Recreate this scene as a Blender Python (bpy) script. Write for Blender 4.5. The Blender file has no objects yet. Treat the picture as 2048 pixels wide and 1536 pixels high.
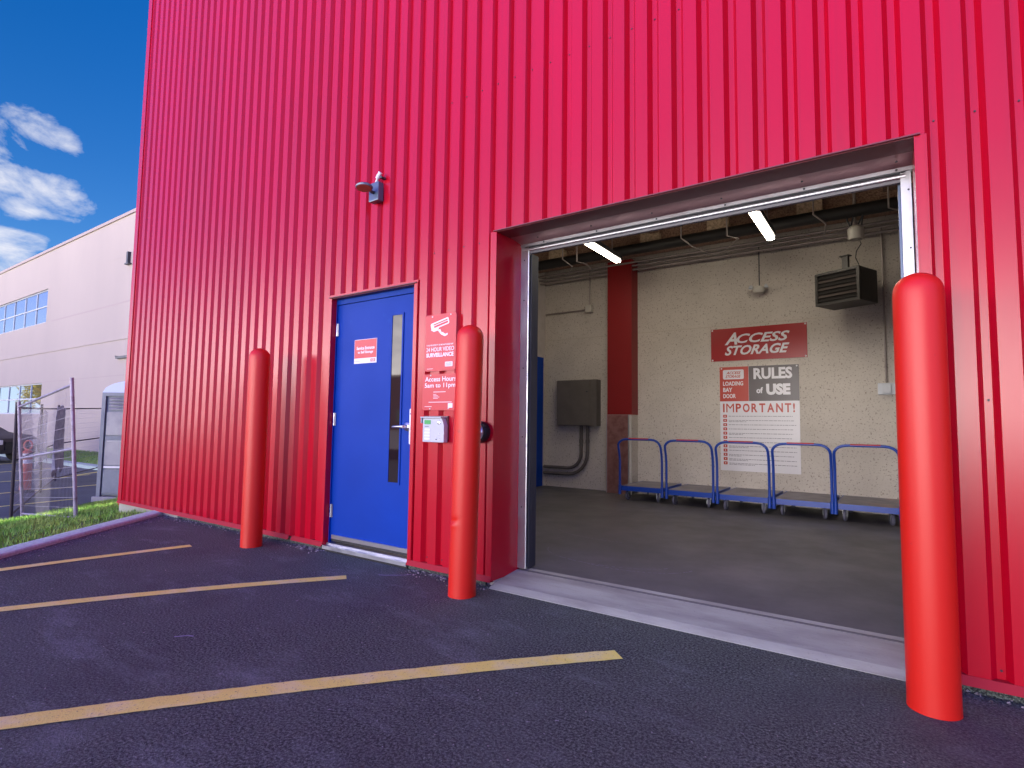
import bpy, bmesh, math, random
import numpy as np
from mathutils import Vector, Matrix, noise
random.seed(7)
sc = bpy.context.scene
col = sc.collection
R = math.radians

# ------------------------------------------------------------ camera
cd = bpy.data.cameras.new('camera'); cam = bpy.data.objects.new('camera', cd); col.objects.link(cam)
cd.sensor_width = 36; cd.lens = 36*1115.148/2048; cd.clip_start = .05; cd.clip_end = 2000
r_ = (0.8239309, 0.5665238, 0.0137343); u_ = (0.0295070, -0.0670918, 0.9973104); f_ = (-0.5659215, 0.8213096, 0.0719955)
cam.matrix_world = Matrix(((r_[0], u_[0], -f_[0], 0), (r_[1], u_[1], -f_[1], -3.07335), (r_[2], u_[2], -f_[2], 1.09), (0, 0, 0, 1)))
sc.camera = cam
sc.view_settings.view_transform = 'Standard'; sc.view_settings.look = 'None'
sc.view_settings.exposure = 1.7; sc.view_settings.gamma = 1

# ------------------------------------------------------------ sky
SUN_EL, SUN_AZ = R(40), R(12)           # azimuth measured from +Y towards +X: the sun stands behind the building
w = bpy.data.worlds.new('World'); sc.world = w; w.use_nodes = True
nt = w.node_tree; N = nt.nodes; L = nt.links; N.clear()
def nd(t, **k):
    n = N.new(t)
    for a, b in k.items(): setattr(n, a, b)
    return n
def mth(op, a, b=None, clamp=False):
    n = nd('ShaderNodeMath', operation=op); n.use_clamp = clamp
    for i, s in enumerate((a, b)):
        if s is None: continue
        if isinstance(s, (int, float)): n.inputs[i].default_value = s
        else: L.new(s, n.inputs[i])
    return n.outputs[0]
out = nd('ShaderNodeOutputWorld'); bg = nd('ShaderNodeBackground'); bg.inputs[1].default_value = .15
L.new(bg.outputs[0], out.inputs[0])
sky = nd('ShaderNodeTexSky', sky_type='NISHITA'); sky.sun_disc = False
sky.sun_elevation = SUN_EL; sky.sun_rotation = SUN_AZ; sky.altitude = 300; sky.air_density = 1.0; sky.dust_density = .35; sky.ozone_density = 3.0
tc = nd('ShaderNodeTexCoord'); D = tc.outputs['Generated']
ns = nd('ShaderNodeTexNoise'); ns.inputs['Scale'].default_value = 10; ns.inputs['Detail'].default_value = 9; ns.inputs['Roughness'].default_value = .62
ns.inputs['Distortion'].default_value = .35
mp = nd('ShaderNodeMapping'); mp.inputs['Scale'].default_value = (1, 1, 1.9); mp.inputs['Rotation'].default_value = (.15, 0, 0); L.new(D, mp.inputs[0]); L.new(mp.outputs[0], ns.inputs[0])
sep = nd('ShaderNodeSeparateXYZ'); L.new(D, sep.inputs[0])
def blob(c, t, wu, wv, amp):            # a patch of cloud round direction c, long axis tilted by t
    c = Vector(c).normalized(); h = Vector((-c.y, c.x, 0)).normalized(); v = c.cross(h) * -1
    if v.z < 0: v = -v
    a = h*math.cos(t)+v*math.sin(t); b = v*math.cos(t)-h*math.sin(t)
    o = []
    for ax, wd in ((a, wu), (b, wv)):
        n = nd('ShaderNodeVectorMath', operation='DOT_PRODUCT'); L.new(D, n.inputs[0]); n.inputs[1].default_value = ax
        o.append(mth('POWER', mth('ABSOLUTE', mth('MULTIPLY', mth('SUBTRACT', n.outputs['Value'], c.dot(ax)), 1/wd)), 2))
    s = mth('ADD', o[0], o[1])
    g = mth('MULTIPLY', mth('SUBTRACT', 1.0, s, True), amp)
    n = nd('ShaderNodeVectorMath', operation='DOT_PRODUCT'); L.new(D, n.inputs[0]); n.inputs[1].default_value = c
    return mth('MULTIPLY', g, mth('GREATER_THAN', n.outputs['Value'], 0))
m = None
for a in (((-.936, .155, .325), 0, .10, .10, 1.0), ((-.898, .237, .372), .35, .06, .026, 1.1), ((-.921, .232, .308), -.1, .06, .022, 1.0),
          ((-.925, .254, .283), -.3, .06, .024, 1.15), ((-.946, .225, .236), 0, .05, .016, 1.1), ((-.957, .195, .205), -.3, .07, .04, 1.3),
          ((-.92, .29, .26), .2, .05, .012, .25)):
    b = blob(*a); m = b if m is None else mth('ADD', m, b)
cn = mth('MULTIPLY', mth('SUBTRACT', mth('ADD', ns.outputs['Fac'], mth('MULTIPLY', mth('MINIMUM', m, 1.0), .30)), .675), 3.6, True)
cl = mth('MULTIPLY', mth('MULTIPLY', m, 5.0, True), cn, True)
# unseen bright cloud added low behind the camera, fill light for the walls
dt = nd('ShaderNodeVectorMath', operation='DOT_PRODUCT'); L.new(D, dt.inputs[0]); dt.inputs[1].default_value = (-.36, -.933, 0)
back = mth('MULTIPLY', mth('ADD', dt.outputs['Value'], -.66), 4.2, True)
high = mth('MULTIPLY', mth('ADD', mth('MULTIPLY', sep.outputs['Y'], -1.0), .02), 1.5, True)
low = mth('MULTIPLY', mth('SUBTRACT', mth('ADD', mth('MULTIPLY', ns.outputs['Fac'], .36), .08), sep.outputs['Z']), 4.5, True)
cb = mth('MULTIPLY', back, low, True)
ct = cl
mix = nd('ShaderNodeMix', data_type='RGBA'); L.new(ct, mix.inputs[0])
hs = nd('ShaderNodeHueSaturation'); hs.inputs['Saturation'].default_value = 1.42; hs.inputs['Value'].default_value = .31; hs.inputs['Hue'].default_value = .512; L.new(sky.outputs[0], hs.inputs['Color'])
L.new(hs.outputs[0], mix.inputs[6]); mix.inputs[7].default_value = (1.9, 1.9, 2.05, 1)
mix3 = nd('ShaderNodeMix', data_type='RGBA'); L.new(high, mix3.inputs[0]); L.new(mix.outputs[2], mix3.inputs[6]); mix3.inputs[7].default_value = (1.1, 1.05, 4.3, 1)   # bright blue half of the sky behind the photographer
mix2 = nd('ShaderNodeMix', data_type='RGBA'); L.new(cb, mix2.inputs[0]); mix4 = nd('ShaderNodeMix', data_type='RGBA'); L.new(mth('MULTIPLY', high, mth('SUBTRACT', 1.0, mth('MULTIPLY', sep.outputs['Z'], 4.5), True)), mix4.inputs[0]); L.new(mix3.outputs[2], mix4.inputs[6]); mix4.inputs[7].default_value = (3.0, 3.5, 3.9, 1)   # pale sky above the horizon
L.new(mix4.outputs[2], mix2.inputs[6]); mix2.inputs[7].default_value = (43, 40, 38, 1)   # colour of the added cloud bank, an unseen fill light
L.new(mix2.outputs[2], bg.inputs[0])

sl = bpy.data.lights.new('sun', 'SUN'); so = bpy.data.objects.new('sun', sl); col.objects.link(so)
sl.energy = 5; sl.angle = R(.5); sl.color = (1, .93, .84)
sd = Vector((math.sin(SUN_AZ)*math.cos(SUN_EL), math.cos(SUN_AZ)*math.cos(SUN_EL), math.sin(SUN_EL)))
so.rotation_euler = sd.to_track_quat('Z', 'Y').to_euler(); so.location = (0, 30, 30)

# ------------------------------------------------------------ materials
def mat(name, c, rough=.5, metal=0, spec=.5, emit=None, coat=0, alpha=1):
    m = bpy.data.materials.new(name); m.use_nodes = True
    p = m.node_tree.nodes['Principled BSDF']
    p.inputs['Base Color'].default_value = (*c, 1); p.inputs['Roughness'].default_value = rough
    p.inputs['Metallic'].default_value = metal; p.inputs['Specular IOR Level'].default_value = spec
    p.inputs['Coat Weight'].default_value = coat
    if emit: p.inputs['Emission Color'].default_value = (*emit[:3], 1); p.inputs['Emission Strength'].default_value = emit[3]
    return m
def tex(m, scale, c0, c1, lo=.35, hi=.65, detail=6, rough=.6, kind='NOISE', stretch=(1, 1, 1), bump=0, bdist=.01, to='color', r0=None, r1=None, layer=None):
    """mix two colours by noise in object space; optional bump and roughness"""
    t = m.node_tree; n = t.nodes; l = t.links; p = n['Principled BSDF']
    g = n.new('ShaderNodeNewGeometry'); mpn = n.new('ShaderNodeMapping'); mpn.inputs['Scale'].default_value = stretch
    l.new(g.outputs['Position'], mpn.inputs[0])
    if kind == 'NOISE':
        x = n.new('ShaderNodeTexNoise'); x.inputs['Scale'].default_value = scale; x.inputs['Detail'].default_value = detail; x.inputs['Roughness'].default_value = rough; o = x.outputs['Fac']
    else:
        x = n.new('ShaderNodeTexVoronoi'); x.inputs['Scale'].default_value = scale; o = x.outputs['Distance']
    l.new(mpn.outputs[0], x.inputs['Vector'])
    rp = n.new('ShaderNodeMapRange'); rp.inputs[1].default_value = lo; rp.inputs[2].default_value = hi; l.new(o, rp.inputs[0])
    if c0 is not None:
        mx = n.new('ShaderNodeMix'); mx.data_type = 'RGBA'; l.new(rp.outputs[0], mx.inputs[0])
        cur = p.inputs['Base Color'].links[0].from_socket if p.inputs['Base Color'].links else None
        if c0 == 'cur':
            if cur: l.new(cur, mx.inputs[6])
            else: mx.inputs[6].default_value = p.inputs['Base Color'].default_value
        else: mx.inputs[6].default_value = (*c0, 1)
        mx.inputs[7].default_value = (*c1, 1)
        if layer is not None:
            mu = n.new('ShaderNodeMath'); mu.operation = 'MULTIPLY'; mu.inputs[1].default_value = layer; l.new(rp.outputs[0], mu.inputs[0]); l.new(mu.outputs[0], mx.inputs[0])
        l.new(mx.outputs[2], p.inputs['Base Color'])
    if bump:
        b = n.new('ShaderNodeBump'); b.inputs['Strength'].default_value = bump; b.inputs['Distance'].default_value = bdist
        if p.inputs['Normal'].links: l.new(p.inputs['Normal'].links[0].from_socket, b.inputs['Normal'])
        l.new(o, b.inputs['Height']); l.new(b.outputs[0], p.inputs['Normal'])
    if r0 is not None:
        q = n.new('ShaderNodeMapRange'); q.inputs[1].default_value = lo; q.inputs[2].default_value = hi; q.inputs[3].default_value = r0; q.inputs[4].default_value = r1
        l.new(o, q.inputs[0]); l.new(q.outputs[0], p.inputs['Roughness'])
    return m
RED = (.50, .001, .017)
M = {}
M['clad'] = mat('red_cladding_paint', RED, .22, spec=.46); M['clad'].node_tree.nodes['Principled BSDF'].inputs['Coat Roughness'].default_value = .17
tex(M['clad'], 1.3, 'cur', (.44, .002, .017), .35, .7, stretch=(1, 1, .35), r0=.2, r1=.27, bump=.10, bdist=.006)
tex(M['clad'], 1.6, 'cur', (.34, .008, .02), .52, .68, detail=8, stretch=(9, 9, .22), layer=.35)
tex(M['clad'], 90, 'cur', (.30, .03, .03), .70, .78, detail=2, layer=.5)
M['trim'] = mat('red_trim_paint', RED, .26, spec=.5); tex(M['trim'], 3, 'cur', (.44, .003, .02), .4, .7, bump=.06, bdist=.004)
M['flash'] = mat('flashing_pale_sheen', (.50, .30, .30), .38, metal=.75, spec=.6); tex(M['flash'], 2.5, 'cur', (.36, .17, .18), .35, .7, stretch=(.6, 1, 1), bump=.25, bdist=.01)  # pale pink stands for horizon light reflected by the soffit sheet
M['bflash'] = mat('dusty_base_flashing', (.36, .008, .02), .65, spec=.3); M['mar'] = mat('maroon_paint_soffit_shade', (.16, .012, .022), .4); M['galv'] = mat('galvanised_steel', (.52, .53, .56), .42, metal=.9); tex(M['galv'], 14, 'cur', (.46, .48, .52), .4, .65, r0=.28, r1=.45)
M['eb'] = mat('fixture_blue_grey', (.10, .14, .20), .3, metal=.3); M['eleg2'] = mat('mid_grey_weatherstrip', (.14, .14, .16), .5); M['darkm'] = mat('dark_grey_metal', (.05, .055, .065), .45, metal=.3)
M['blue'] = mat('blue_door_paint', (.0, .042, .33), .45, spec=.15); tex(M['blue'], 2, 'cur', (.0, .036, .28), .3, .7, bump=.03, bdist=.004, r0=.42, r1=.5)
tex(M['blue'], 9, 'cur', (.01, .07, .36), .66, .74, detail=8, layer=.35)
M['glass'] = mat('dark_reflecting_glass', (.02, .012, .014), .03, spec=.3)
M['white'] = mat('white_plastic', (.78, .78, .80), .4)
M['cream'] = mat('cream_plastic', (.55, .53, .48), .45)
M['lgrey'] = mat('light_grey_plastic', (.50, .53, .58), .4)
M['silver'] = mat('brushed_silver', (.70, .70, .72), .28, metal=1)
M['black'] = mat('black_rubber', (.012, .012, .014), .5)
M['sred'] = mat('sign_red', (.56, .012, .03), .35); M['sdred'] = mat('sign_deep_red', (.34, .004, .008), .3)
M['sgrey'] = mat('sign_dark_grey', (.10, .085, .09), .35); M['swhite'] = mat('sign_white', (.74, .73, .78), .35)
M['sink'] = mat('sign_grey_ink', (.28, .27, .32), .5); M['sor'] = mat('sign_brick_red', (.48, .05, .03), .35)
M['lcd'] = mat('green_display', (.03, .22, .06), .3, emit=(.05, .5, .12, .12))
M['boll'] = mat('bollard_red_plastic', (.64, .013, .005), .40, spec=.5)
tex(M['boll'], 35, 'cur', (.50, .02, .02), .70, .76, detail=3, layer=.6); tex(M['boll'], 11, 'cur', (.34, .02, .02), .68, .73, detail=8, stretch=(1, 1, .6), layer=.5); tex(M['boll'], 2, None, None, bump=.05, bdist=.01)
M['asph'] = mat('asphalt', (.042, .038, .050), .78, spec=.45)
A = M['asph']
tex(A, 92, (.013, .015, .015), (.225, .275, .215), .42, .66, detail=3, rough=.75, bump=.7, bdist=.012)
tex(A, 170, 'cur', (.012, .010, .014), .50, .62, detail=2, layer=.6)
tex(A, 1.1, 'cur', (.12, .14, .115), .42, .72, detail=6, layer=.5)
tex(A, 2.6, 'cur', (.30, .35, .33), .52, .72, detail=10, rough=.8, stretch=(.55, 1.3, 1), layer=.45); tex(A, .9, 'cur', (.035, .030, .035), .52, .66, detail=7, rough=.6, layer=.5)
tex(A, 38, 'cur', (.42, .42, .42), .71, .75, detail=2, layer=.7)
tex(A, 330, None, None, kind='VOR', bump=.5, bdist=.004)
M['asph2'] = mat('old_grey_asphalt', (.11, .125, .12), .85); tex(M['asph2'], 1.5, 'cur', (.075, .085, .08), .4, .7); tex(M['asph2'], 30, 'cur', (.16, .17, .16), .5, .7, layer=.6, bump=.3)
M['yel'] = mat('yellow_road_paint', (.95, .85, .17), .65)
tex(M['yel'], 6, 'cur', (.88, .84, .42), .45, .72, layer=.8); tex(M['yel'], 130, 'cur', (.10, .08, .06), .60, .70, detail=4, layer=.75, bump=.5, bdist=.006)
M['scuff'] = mat('pale_scuff', (.30, .29, .38), .8)
M['conc'] = mat('pale_concrete', (.40, .41, .32), .75)
tex(M['conc'], 3, 'cur', (.24, .23, .19), .4, .7, detail=8, stretch=(.5, 2, 1)); tex(M['conc'], 60, 'cur', (.18, .16, .16), .62, .72, layer=.5, bump=.25, bdist=.004)
M['kerb'] = mat('kerb_concrete', (.52, .68, .56), .8); tex(M['kerb'], 40, 'cur', (.36, .47, .39), .4, .7, bump=.4, bdist=.005)
M['floor'] = mat('loading_bay_floor', (.125, .122, .13), .42, spec=.5)
tex(M['floor'], 1.2, 'cur', (.085, .082, .085), .35, .7, detail=8, r0=.38, r1=.6); tex(M['floor'], 55, 'cur', (.17, .14, .12), .58, .75, layer=.5, bump=.12, bdist=.003)
M['stucco'] = mat('precast_aggregate_wall', (.62, .575, .52), .85)
tex(M['stucco'], 2, 'cur', (.54, .50, .45), .35, .7); tex(M['stucco'], 48, 'cur', (.20, .155, .12), .575, .66, detail=4, layer=.8); tex(M['stucco'], 120, 'cur', (.60, .53, .44), .52, .7, layer=.45, bump=.35, bdist=.004)
M['sjoint'] = mat('pale_wall_joint', (.52, .47, .40), .8)
M['wpaint'] = mat('off_white_wall_paint', (.50, .46, .44), .7); tex(M['wpaint'], 5, 'cur', (.43, .39, .37), .4, .7)
M['spray'] = mat('sprayed_fireproofing', (.38, .24, .17), .95); tex(M['spray'], 45, 'cur', (.16, .09, .065), .4, .65, bump=.8, bdist=.02)
M['tan'] = mat('tan_board', (.60, .46, .32), .9); tex(M['tan'], 30, 'cur', (.26, .19, .13), .4, .7, bump=.3, bdist=.01)
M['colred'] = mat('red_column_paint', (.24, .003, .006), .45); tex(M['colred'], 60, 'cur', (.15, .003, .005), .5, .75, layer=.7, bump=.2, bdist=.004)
M['lamp'] = mat('lit_lamp', (1, .9, .75), .5, emit=(1, .88, .70, 12))
M['pipe'] = mat('conduit_metal', (.36, .32, .31), .45, metal=.6); M['dpipe'] = mat('black_pipe', (.012, .011, .011), .6)
M['heater'] = mat('heater_black_brown', (.018, .015, .014), .5)
M['hl'] = mat('heater_louvre_edge', (.07, .055, .05), .5); M['eleg'] = mat('electrical_grey', (.13, .115, .105), .5); tex(M['eleg'], 4, 'cur', (.10, .09, .08), .4, .7)
M['cartb'] = mat('cart_blue', (.004, .055, .40), .35, coat=.2)
M['cdeck'] = mat('cart_deck', (.26, .25, .29), .55); tex(M['cdeck'], 5, 'cur', (.17, .16, .18), .4, .7); tex(M['cdeck'], 2.3, 'cur', (.42, .26, .22), .60, .72, layer=.6)
M['grip'] = mat('red_grip', (.42, .03, .04), .5)
M['wheel'] = mat('grey_caster', (.12, .12, .17), .5)
M['bwall'] = mat('pale_tilt_up_wall', (.48, .415, .345), .8)
tex(M['bwall'], .35, 'cur', (.44, .38, .32), .35, .7, stretch=(1, 1, .4)); tex(M['bwall'], 30, 'cur', (.43, .375, .35), .5, .7, layer=.5)
M['bstripe'] = mat('pale_tan_cap', (.42, .34, .30), .7)
M['bwin'] = mat('window_mirror_glass', (.50, .62, .60), .02, metal=.9, spec=1)
M['fmetal'] = mat('fence_galvanised', (.42, .38, .47), .45, metal=.5); tex(M['fmetal'], 12, 'cur', (.24, .19, .22), .5, .7)
M['fdark'] = mat('fence_rusty_dark', (.045, .036, .045), .6, metal=.3); tex(M['fdark'], 25, 'cur', (.12, .06, .04), .55, .7)
M['wire'] = mat('fence_wire', (.36, .34, .42), .5, metal=.4)
M['cloth'] = mat('grey_sheet_cloth', (.30, .30, .38), .9); tex(M['cloth'], 6, 'cur', (.16, .16, .22), .4, .7)
M['tbl'] = mat('toilet_grey_plastic', (.15, .18, .22), .5); tex(M['tbl'], 4, 'cur', (.20, .23, .27), .4, .7)
M['tlg'] = mat('toilet_pale_panel', (.30, .30, .32), .4); tex(M['tlg'], 3, 'cur', (.20, .21, .24), .4, .65)
M['troof'] = mat('toilet_roof', (.45, .55, .78), .4)
M['orange'] = mat('orange_plastic', (.65, .12, .05), .5)
M['car'] = mat('grey_car_paint', (.05, .042, .042), .45, spec=.25); M['tyre'] = mat('tyre', (.015, .015, .017), .8)
M['soil'] = mat('lawn_soil', (.09, .16, .03), .95); tex(M['soil'], 14, 'cur', (.05, .12, .015), .4, .65, bump=.6, bdist=.03)
def grassmat():
    m = mat('grass_blades', (.09, .22, .03), .6); p = m.node_tree.nodes['Principled BSDF']
    tex(m, 2.6, (.12, .36, .03), (.38, .52, .09), .38, .66, detail=5); tex(m, 40, 'cur', (.30, .28, .10), .55, .75, layer=.5)
    return m
M['grass'] = grassmat()
M['yard'] = mat('pale_concrete_road', (.50, .46, .43), .8); tex(M['yard'], .5, 'cur', (.42, .39, .36), .4, .7)
M['ground'] = mat('distant_ground', (.12, .11, .11), .9); tex(M['ground'], .2, 'cur', (.09, .085, .09), .4, .7)
M['bark'] = mat('bark', (.09, .06, .04), .9); M['leafy'] = mat('autumn_leaves', (.62, .42, .03), .7); tex(M['leafy'], .8, 'cur', (.30, .33, .03), .4, .7)
M['brick'] = mat('brown_brick', (.16, .07, .05), .85); tex(M['brick'], 2, 'cur', (.10, .05, .04), .4, .7)
M['stone'] = mat('loose_gravel', (.42, .38, .34), .8); tex(M['stone'], 30, 'cur', (.07, .06, .06), .40, .52)
M['seal'] = mat('cream_putty', (.6, .5, .36), .8)

# ------------------------------------------------------------ mesh builder
class MB:
    def __init__(s): s.v = []; s.f = []; s.m = []; s.ms = []
    def mi(s, k):
        if k not in s.ms: s.ms.append(k)
        return s.ms.index(k)
    def add(s, vs, fs, k):
        o = len(s.v); s.v += [tuple(v) for v in vs]; i = s.mi(k)
        for f in fs: s.f.append(tuple(o+a for a in f)); s.m.append(i)
        return s
    def box(s, x0, x1, y0, y1, z0, z1, k, T=None):
        vs = [Vector((x, y, z)) for x in (x0, x1) for y in (y0, y1) for z in (z0, z1)]
        if T: vs = [T @ v for v in vs]
        return s.add(vs, [(0, 1, 3, 2), (4, 6, 7, 5), (0, 4, 5, 1), (2, 3, 7, 6), (0, 2, 6, 4), (1, 5, 7, 3)], k)
    def prism(s, poly, y0, y1, k, T=None):                        # poly in x,z extruded along y
        n = len(poly); vs = [Vector((x, y, z)) for y in (y0, y1) for x, z in poly]
        if T: vs = [T @ v for v in vs]
        return s.add(vs, [tuple(range(n)), tuple(range(2*n-1, n-1, -1))]+[(i, i+n, (i+1) % n+n, (i+1) % n) for i in range(n)], k)
    def slab(s, poly, z0, z1, k):                                   # poly in x,y
        n = len(poly); vs = [Vector((x, y, z)) for z in (z0, z1) for x, y in poly]
        return s.add(vs, [tuple(range(n-1, -1, -1)), tuple(range(n, 2*n))]+[(i, (i+1) % n, (i+1) % n+n, i+n) for i in range(n)], k)
    def tube(s, path, r, k, n=10, T=None, cap=True):
        P = [Vector(p) for p in path]; rs = r if isinstance(r, (list, tuple)) else [r]*len(P); vs = []; up = None
        for i, p in enumerate(P):
            d = (P[min(i+1, len(P)-1)]-P[max(i-1, 0)]).normalized()
            if up is None: up = Vector((0, 0, 1)) if abs(d.z) < .9 else Vector((1, 0, 0))
            a = d.cross(up).normalized(); b = a.cross(d).normalized(); up = b
            for j in range(n):
                t = 2*math.pi*j/n; vs.append(p+(a*math.cos(t)+b*math.sin(t))*rs[i])
        if T: vs = [T @ v for v in vs]
        fs = [(i*n+j, i*n+(j+1) % n, (i+1)*n+(j+1) % n, (i+1)*n+j) for i in range(len(P)-1) for j in range(n)]
        if cap: fs += [tuple(range(n-1, -1, -1)), tuple(range((len(P)-1)*n, len(P)*n))]
        return s.add(vs, fs, k)
    def lathe(s, prof, k, n=32, T=None):                            # prof (r,z)
        vs = [Vector((r*math.cos(2*math.pi*j/n), r*math.sin(2*math.pi*j/n), z)) for r, z in prof for j in range(n)]
        if T: vs = [T @ v for v in vs]
        fs = [(i*n+j, i*n+(j+1) % n, (i+1)*n+(j+1) % n, (i+1)*n+j) for i in range(len(prof)-1) for j in range(n)]
        fs += [tuple(range(n-1, -1, -1)), tuple(range((len(prof)-1)*n, len(prof)*n))]
        return s.add(vs, fs, k)
    def build(s, name, parent=None, smooth=False, bevel=0, seg=2, world=True):
        me = bpy.data.meshes.new(name); vs = s.v
        if parent is not None and world:
            iv = pm(parent).inverted(); vs = [tuple(iv @ Vector(v)) for v in vs]
        me.from_pydata(vs, [], s.f)
        for k in s.ms: me.materials.append(M[k])
        me.polygons.foreach_set('material_index', s.m); me.update()
        if bevel:
            bm = bmesh.new(); bm.from_mesh(me); bmesh.ops.remove_doubles(bm, verts=bm.verts, dist=1e-5)
            es = [e for e in bm.edges if len(e.link_faces) == 2 and e.calc_face_angle(0) > .6]
            bmesh.ops.bevel(bm, geom=es, offset=bevel, segments=seg, affect='EDGES', profile=.7, clamp_overlap=True)
            bm.to_mesh(me); bm.free()
        if smooth:
            for p in me.polygons: p.use_smooth = True
            me.set_sharp_from_angle(angle=R(38))
        o = bpy.data.objects.new(name, me); col.objects.link(o)
        if parent is not None: o.parent = parent
        return o
def pm(o):
    m = Matrix.LocRotScale(o.location, o.rotation_euler, o.scale)
    return pm(o.parent) @ m if o.parent else m
def empty(name, loc, label, cat, group=None, rz=0):
    o = bpy.data.objects.new(name, None); col.objects.link(o); o.location = loc; o.rotation_euler = (0, 0, rz); o.empty_display_size = .1
    return tag(o, label, cat, group)
def tag(o, label, cat, group=None, kind=None):
    o['label'] = label; o['category'] = cat
    if group: o['group'] = group
    if kind: o['kind'] = kind
    return o
def struct(o): o['kind'] = 'structure'; return o
def copy_tree(o, parent=None):
    c = o.copy(); col.objects.link(c)
    if parent: c.parent = parent
    for ch in [x for x in bpy.data.objects if x.parent == o]: copy_tree(ch, c)
    return c
_tc = {}
def text(mb, s, x0, x1, z0, z1, y, k, shear=0, bold=.02, T=None, mono=False):
    """lettering fitted to a rectangle on a plane facing -y"""
    key = (s, shear, bold)
    if key not in _tc:
        c = bpy.data.curves.new('t', 'FONT'); c.body = s; c.shear = shear; c.offset = bold; c.resolution_u = 3; c.size = 1
        o = bpy.data.objects.new('t', c); col.objects.link(o)
        dg = bpy.context.evaluated_depsgraph_get(); me = bpy.data.meshes.new_from_object(o.evaluated_get(dg))
        vs = [tuple(v.co) for v in me.vertices]; fs = [tuple(p.vertices) for p in me.polygons]
        bpy.data.objects.remove(o); bpy.data.curves.remove(c); bpy.data.meshes.remove(me); _tc[key] = (vs, fs)
    vs, fs = _tc[key]
    ax = min(v[0] for v in vs); bx = max(v[0] for v in vs); ay = min(v[1] for v in vs); by = max(v[1] for v in vs)
    out = [Vector((x0+(v[0]-ax)/(bx-ax)*(x1-x0), y, z0+(v[1]-ay)/(by-ay)*(z1-z0))) for v in vs]
    if T: out = [T @ v for v in out]
    mb.add(out, fs, k)
def rrect(x0, x1, z0, z1, r, n=4):
    p = []
    for cx, cz, a in ((x1-r, z1-r, 0), (x0+r, z1-r, 90), (x0+r, z0+r, 180), (x1-r, z0+r, 270)):
        for i in range(n+1): t = R(a+90*i/n); p.append((cx+r*math.cos(t), cz+r*math.sin(t)))
    return p

# ------------------------------------------------------------ ground
XL = -8.1485; GL = -2.262; GR = .1054; GT = 2.435; ZB = .04
kerb_out = [(-4.6, -14), (-4.75, -8), (-5.02, -3.2), (-5.41, -2.02), (-5.70, -1.72), (-6.33, -.86), (-6.95, 0.0), (-7.02, .12)]
mb = MB(); mb.add([(-300, -400, -.53), (300, -400, -.53), (300, 300, -.53), (-300, 300, -.53)], [(0, 1, 2, 3)], 'ground'); struct(mb.build('ground'))
poly = kerb_out+[(GL-.02, .12), (60, .12), (60, -14), (-4.6, -14)]
mb = MB(); mb.add([(x, y, 0) for x, y in poly], [tuple(range(len(poly)-1, -1, -1))], 'asph'); o = struct(mb.build('pavement'))
mb = MB(); mb.add([(-60, -60, .003), (90, -60, .003), (90, -8.6, .003), (-4.66, -8.6, .003), (-4.66, -13, .003), (-60, -13, .003)], [(0, 1, 2, 3, 4, 5)], 'yard'); struct(mb.build('road'))
# lower car park beyond the fence and its markings
mb = MB(); mb.add([(-80, -30, -.502), (-5, -30, -.502), (-5, 4.15, -.502), (-80, 4.15, -.502)], [(0, 1, 2, 3)], 'asph2'); struct(mb.build('car_park'))
def stripe(pts, wd, z, k, name='parking_line'):
    mb = MB(); P = [Vector((*p, 0)) for p in pts]; Q = []
    if len(P) > 2:                                                  # one smooth curve through the points
        ln = [0]
        for a_, b_ in zip(P, P[1:]): ln.append(ln[-1]+(b_-a_).length)
        fx = np.polyfit(ln, [p.x for p in P], 2); fy = np.polyfit(ln, [p.y for p in P], 2)
        Q = [Vector((np.polyval(fx, t), np.polyval(fy, t), 0)) for t in np.linspace(0, ln[-1], 90)]
    else: Q = [P[0].lerp(P[1], t/20) for t in range(21)]
    vs = []
    for i, p in enumerate(Q):
        d = (Q[min(i+1, len(Q)-1)]-Q[max(i-1, 0)]).normalized(); nrm = Vector((-d.y, d.x, 0))
        j = (random.random()-.5)*.007
        a = p+nrm*(wd/2+j); b = p-nrm*(wd/2+j*.5); vs += [(a.x, a.y, z), (b.x, b.y, z)]
    mb.add(vs, [(2*i, 2*i+1, 2*i+3, 2*i+2) for i in range(len(Q)-1)], k); return struct(mb.build(name))
stripe([(-3.75, -4.1), (-3.2, -3.2), (-2.654, -2.396), (-2.463, -2.123), (-2.31, -1.921), (-2.095, -1.646), (-1.857, -1.346), (-1.571, -1.016), (-1.356, -.764), (-1.118, -.523)], .104, .004, 'yel')
stripe([(-4.75, -3.3), (-4.186, -2.043), (-3.979, -1.576), (-3.693, -1.046), (-3.2, -.435)], .10, .004, 'yel')
stripe([(-5.34, -2.05), (-5.303, -1.786), (-5.214, -1.256), (-5.066, -.588)], .10, .004, 'yel')
for a, b in (((-18.3, 2.33), (-19.9, 4.0)), ((-15.47, .55), (-15.9, 2.6)), ((-18.21, 1.2), (-18.9, 3.3)), ((-21.3, 1.7), (-22.3, 3.8)), ((-24.5, 1.7), (-25.7, 3.8)), ((-13.1, -.6), (-13.4, 1.2))):
    stripe([a, b], .11, -.498, 'yel')
mb = MB()
for pts, rr in (([(-3.085, -.245), (-3.04, -.228), (-2.99, -.19), (-2.93, -.135), (-2.905, -.10)], .005), ([(-5.02, -.21), (-4.93, -.16), (-4.85, -.13)], .006), ([(-3.02, -1.65), (-2.98, -1.60), (-2.95, -1.59)], .006)):
    P = [Vector((*p, .003)) for p in pts]
    for i in range(len(P)-1):
        d = (P[i+1]-P[i]).normalized(); nn = Vector((-d.y, d.x, 0))*rr; mb.add([P[i]+nn, P[i]-nn, P[i+1]-nn, P[i+1]+nn], [(0, 1, 2, 3)], 'scuff')
struct(mb.build('paint_scuff'))
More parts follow.
